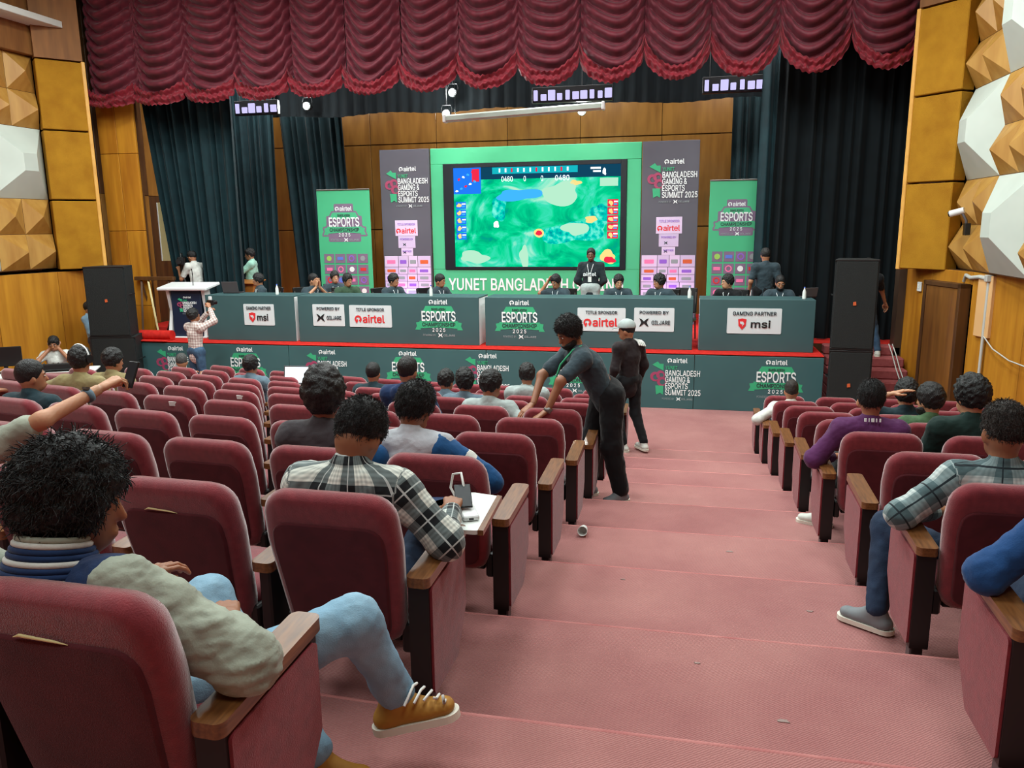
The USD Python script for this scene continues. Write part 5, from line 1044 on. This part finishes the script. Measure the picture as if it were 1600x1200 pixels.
# ------------------------------------------------------------------ control desk at the far left
t = thing('control_table', 'white-clothed control table at the far left below the wood wall', 'table', (-11.0, 11.5, FZ), 30)
obj('cloth_top', cbox(-.9, .9, -.35, .35, .72, .75), 'paper', t); obj('cloth_skirt', cbox(-.9, .9, -.36, -.34, .2, .74), 'paper', t)
for sx in (-1, 1):
    for sy in (-1, 1): obj('leg', cyl(.02, .72, (sx * .82, sy * .3, 0)), 'steel', t)
t = thing('monitor', 'black monitor seen from behind on the control table', 'monitor', (-11.5, 11.3, FZ + .75), 30); obj('panel', cbox(-.27, .27, -.02, .02, .12, .46), 'black_plastic', t); obj('stand', cbox(-.03, .03, .0, .04, 0, .2), 'black_plastic', t); obj('foot', cbox(-.12, .12, -.08, .1, 0, .015), 'black_plastic', t)
t = thing('mixing_console', 'dark mixing console on the control table', 'mixer', (-10.75, 11.72, FZ + .75), 30); obj('body', T(cbox(-.4, .4, -.2, .2, 0, .12, .02), rx=-8), 'black_plastic', t)
for i in range(10): obj('fader', T(cbox(-.01, .01, -.03, .03, 0, .02), (-.34 + .075 * i, -.04 + .03 * math.sin(i * 2), .118)), 'steel', t)
t = thing('red_equipment_case', 'red equipment case with white fittings in front of the control table', 'case', (-10.15, 11.05, FZ + .62), 22); obj('box', cbox(-.35, .35, -.2, .2, 0, .2), 'seat_fabric', t)
for i in range(3): obj('fitting', cbox(-.25 + .22 * i, -.2 + .22 * i, -.21, -.195, .08, .2), 'white_paint', t)
obj('stand', cbox(-.3, .3, -.15, .15, -.62, 0), 'black_laminate', t)
# ------------------------------------------------------------------ small things among the seats
sx_, sy_, sz_, _ = seat_pos(-1, 0, 0)
t = thing('power_bank', 'white power bank lying on the fold-out writing tablet', 'power bank', (sx_ + .34, sy_ + .55, sz_ + .66), 25); obj('case', cbox(-.035, .035, -.07, .07, 0, .022, .008), 'white_paint', t); obj('port', cbox(-.01, .01, -.072, -.068, .006, .014), 'black_plastic', t)
t = thing('charging_cable', 'white charging cable looping up from the writing tablet', 'cable', (sx_ + .24, sy_ + .66, sz_ + .66)); obj('cable', tube([(.08, -.05, .01), (.02, .0, .02), (-.02, .03, .07), (-.01, .04, .13), (.03, .03, .14), (.05, .0, .09), (.03, -.02, .03), (.0, -.1, .012), (.05, -.16, .01)], .006, 8), 'cable_white', t, True); obj('plug', cbox(.04, .07, -.18, -.15, 0, .015), 'white_paint', t)
t = thing('phone', 'dark phone in the hand of the person in the black and white checked shirt', 'phone', (sx_ + .30, sy_ + .17 + .44, sz_ + .72), 20); obj('case', T(cbox(-.036, .036, -.07, .07, 0, .009), rx=25), 'black_plastic', t); obj('screen', T(cbox(-.033, .033, -.066, .066, .009, .0095, .0002), rx=25), 'bezel', t)
t = thing('notebook', 'navy notebook on the lap of the person in the black and white checked shirt', 'notebook', (sx_ + .12, sy_ + .62, sz_ + .64), 12); obj('cover', cbox(-.1, .1, -.13, .13, 0, .018), 'cloth_navy', t); obj('pages', cbox(-.095, .102, -.125, .125, .003, .015), 'paper', t)
t = thing('plastic_cup', 'crumpled clear plastic cup on the carpet beside the left seats', 'cup', (-.66, 5.35, TZ[2])); obj('cup', T(trimesh.creation.revolve([(0, 0), (.028, 0), (.036, .09), (.033, .09), (.026, .004), (0, .004)], sections=14), (0, 0, .03), rx=80), 'paper', t, 30)
for k, j, lab in ((4, 5, 'small white paper tag on a seat back, sixth row of the left block'), (3, 5, 'small white paper tag on a seat back, fifth row of the left block'), (2, 2, 'small white paper tag on a seat back, fourth row of the left block')):
    x, y, z, rz = seat_pos(-1, k, j); o = obj('paper_tag', T(cbox(-.05, .05, -.003, .003, -.02, .02, .001), (x + .1, y - .12, z + .9), rx=12), 'paper'); tag(o, lab, 'tag')
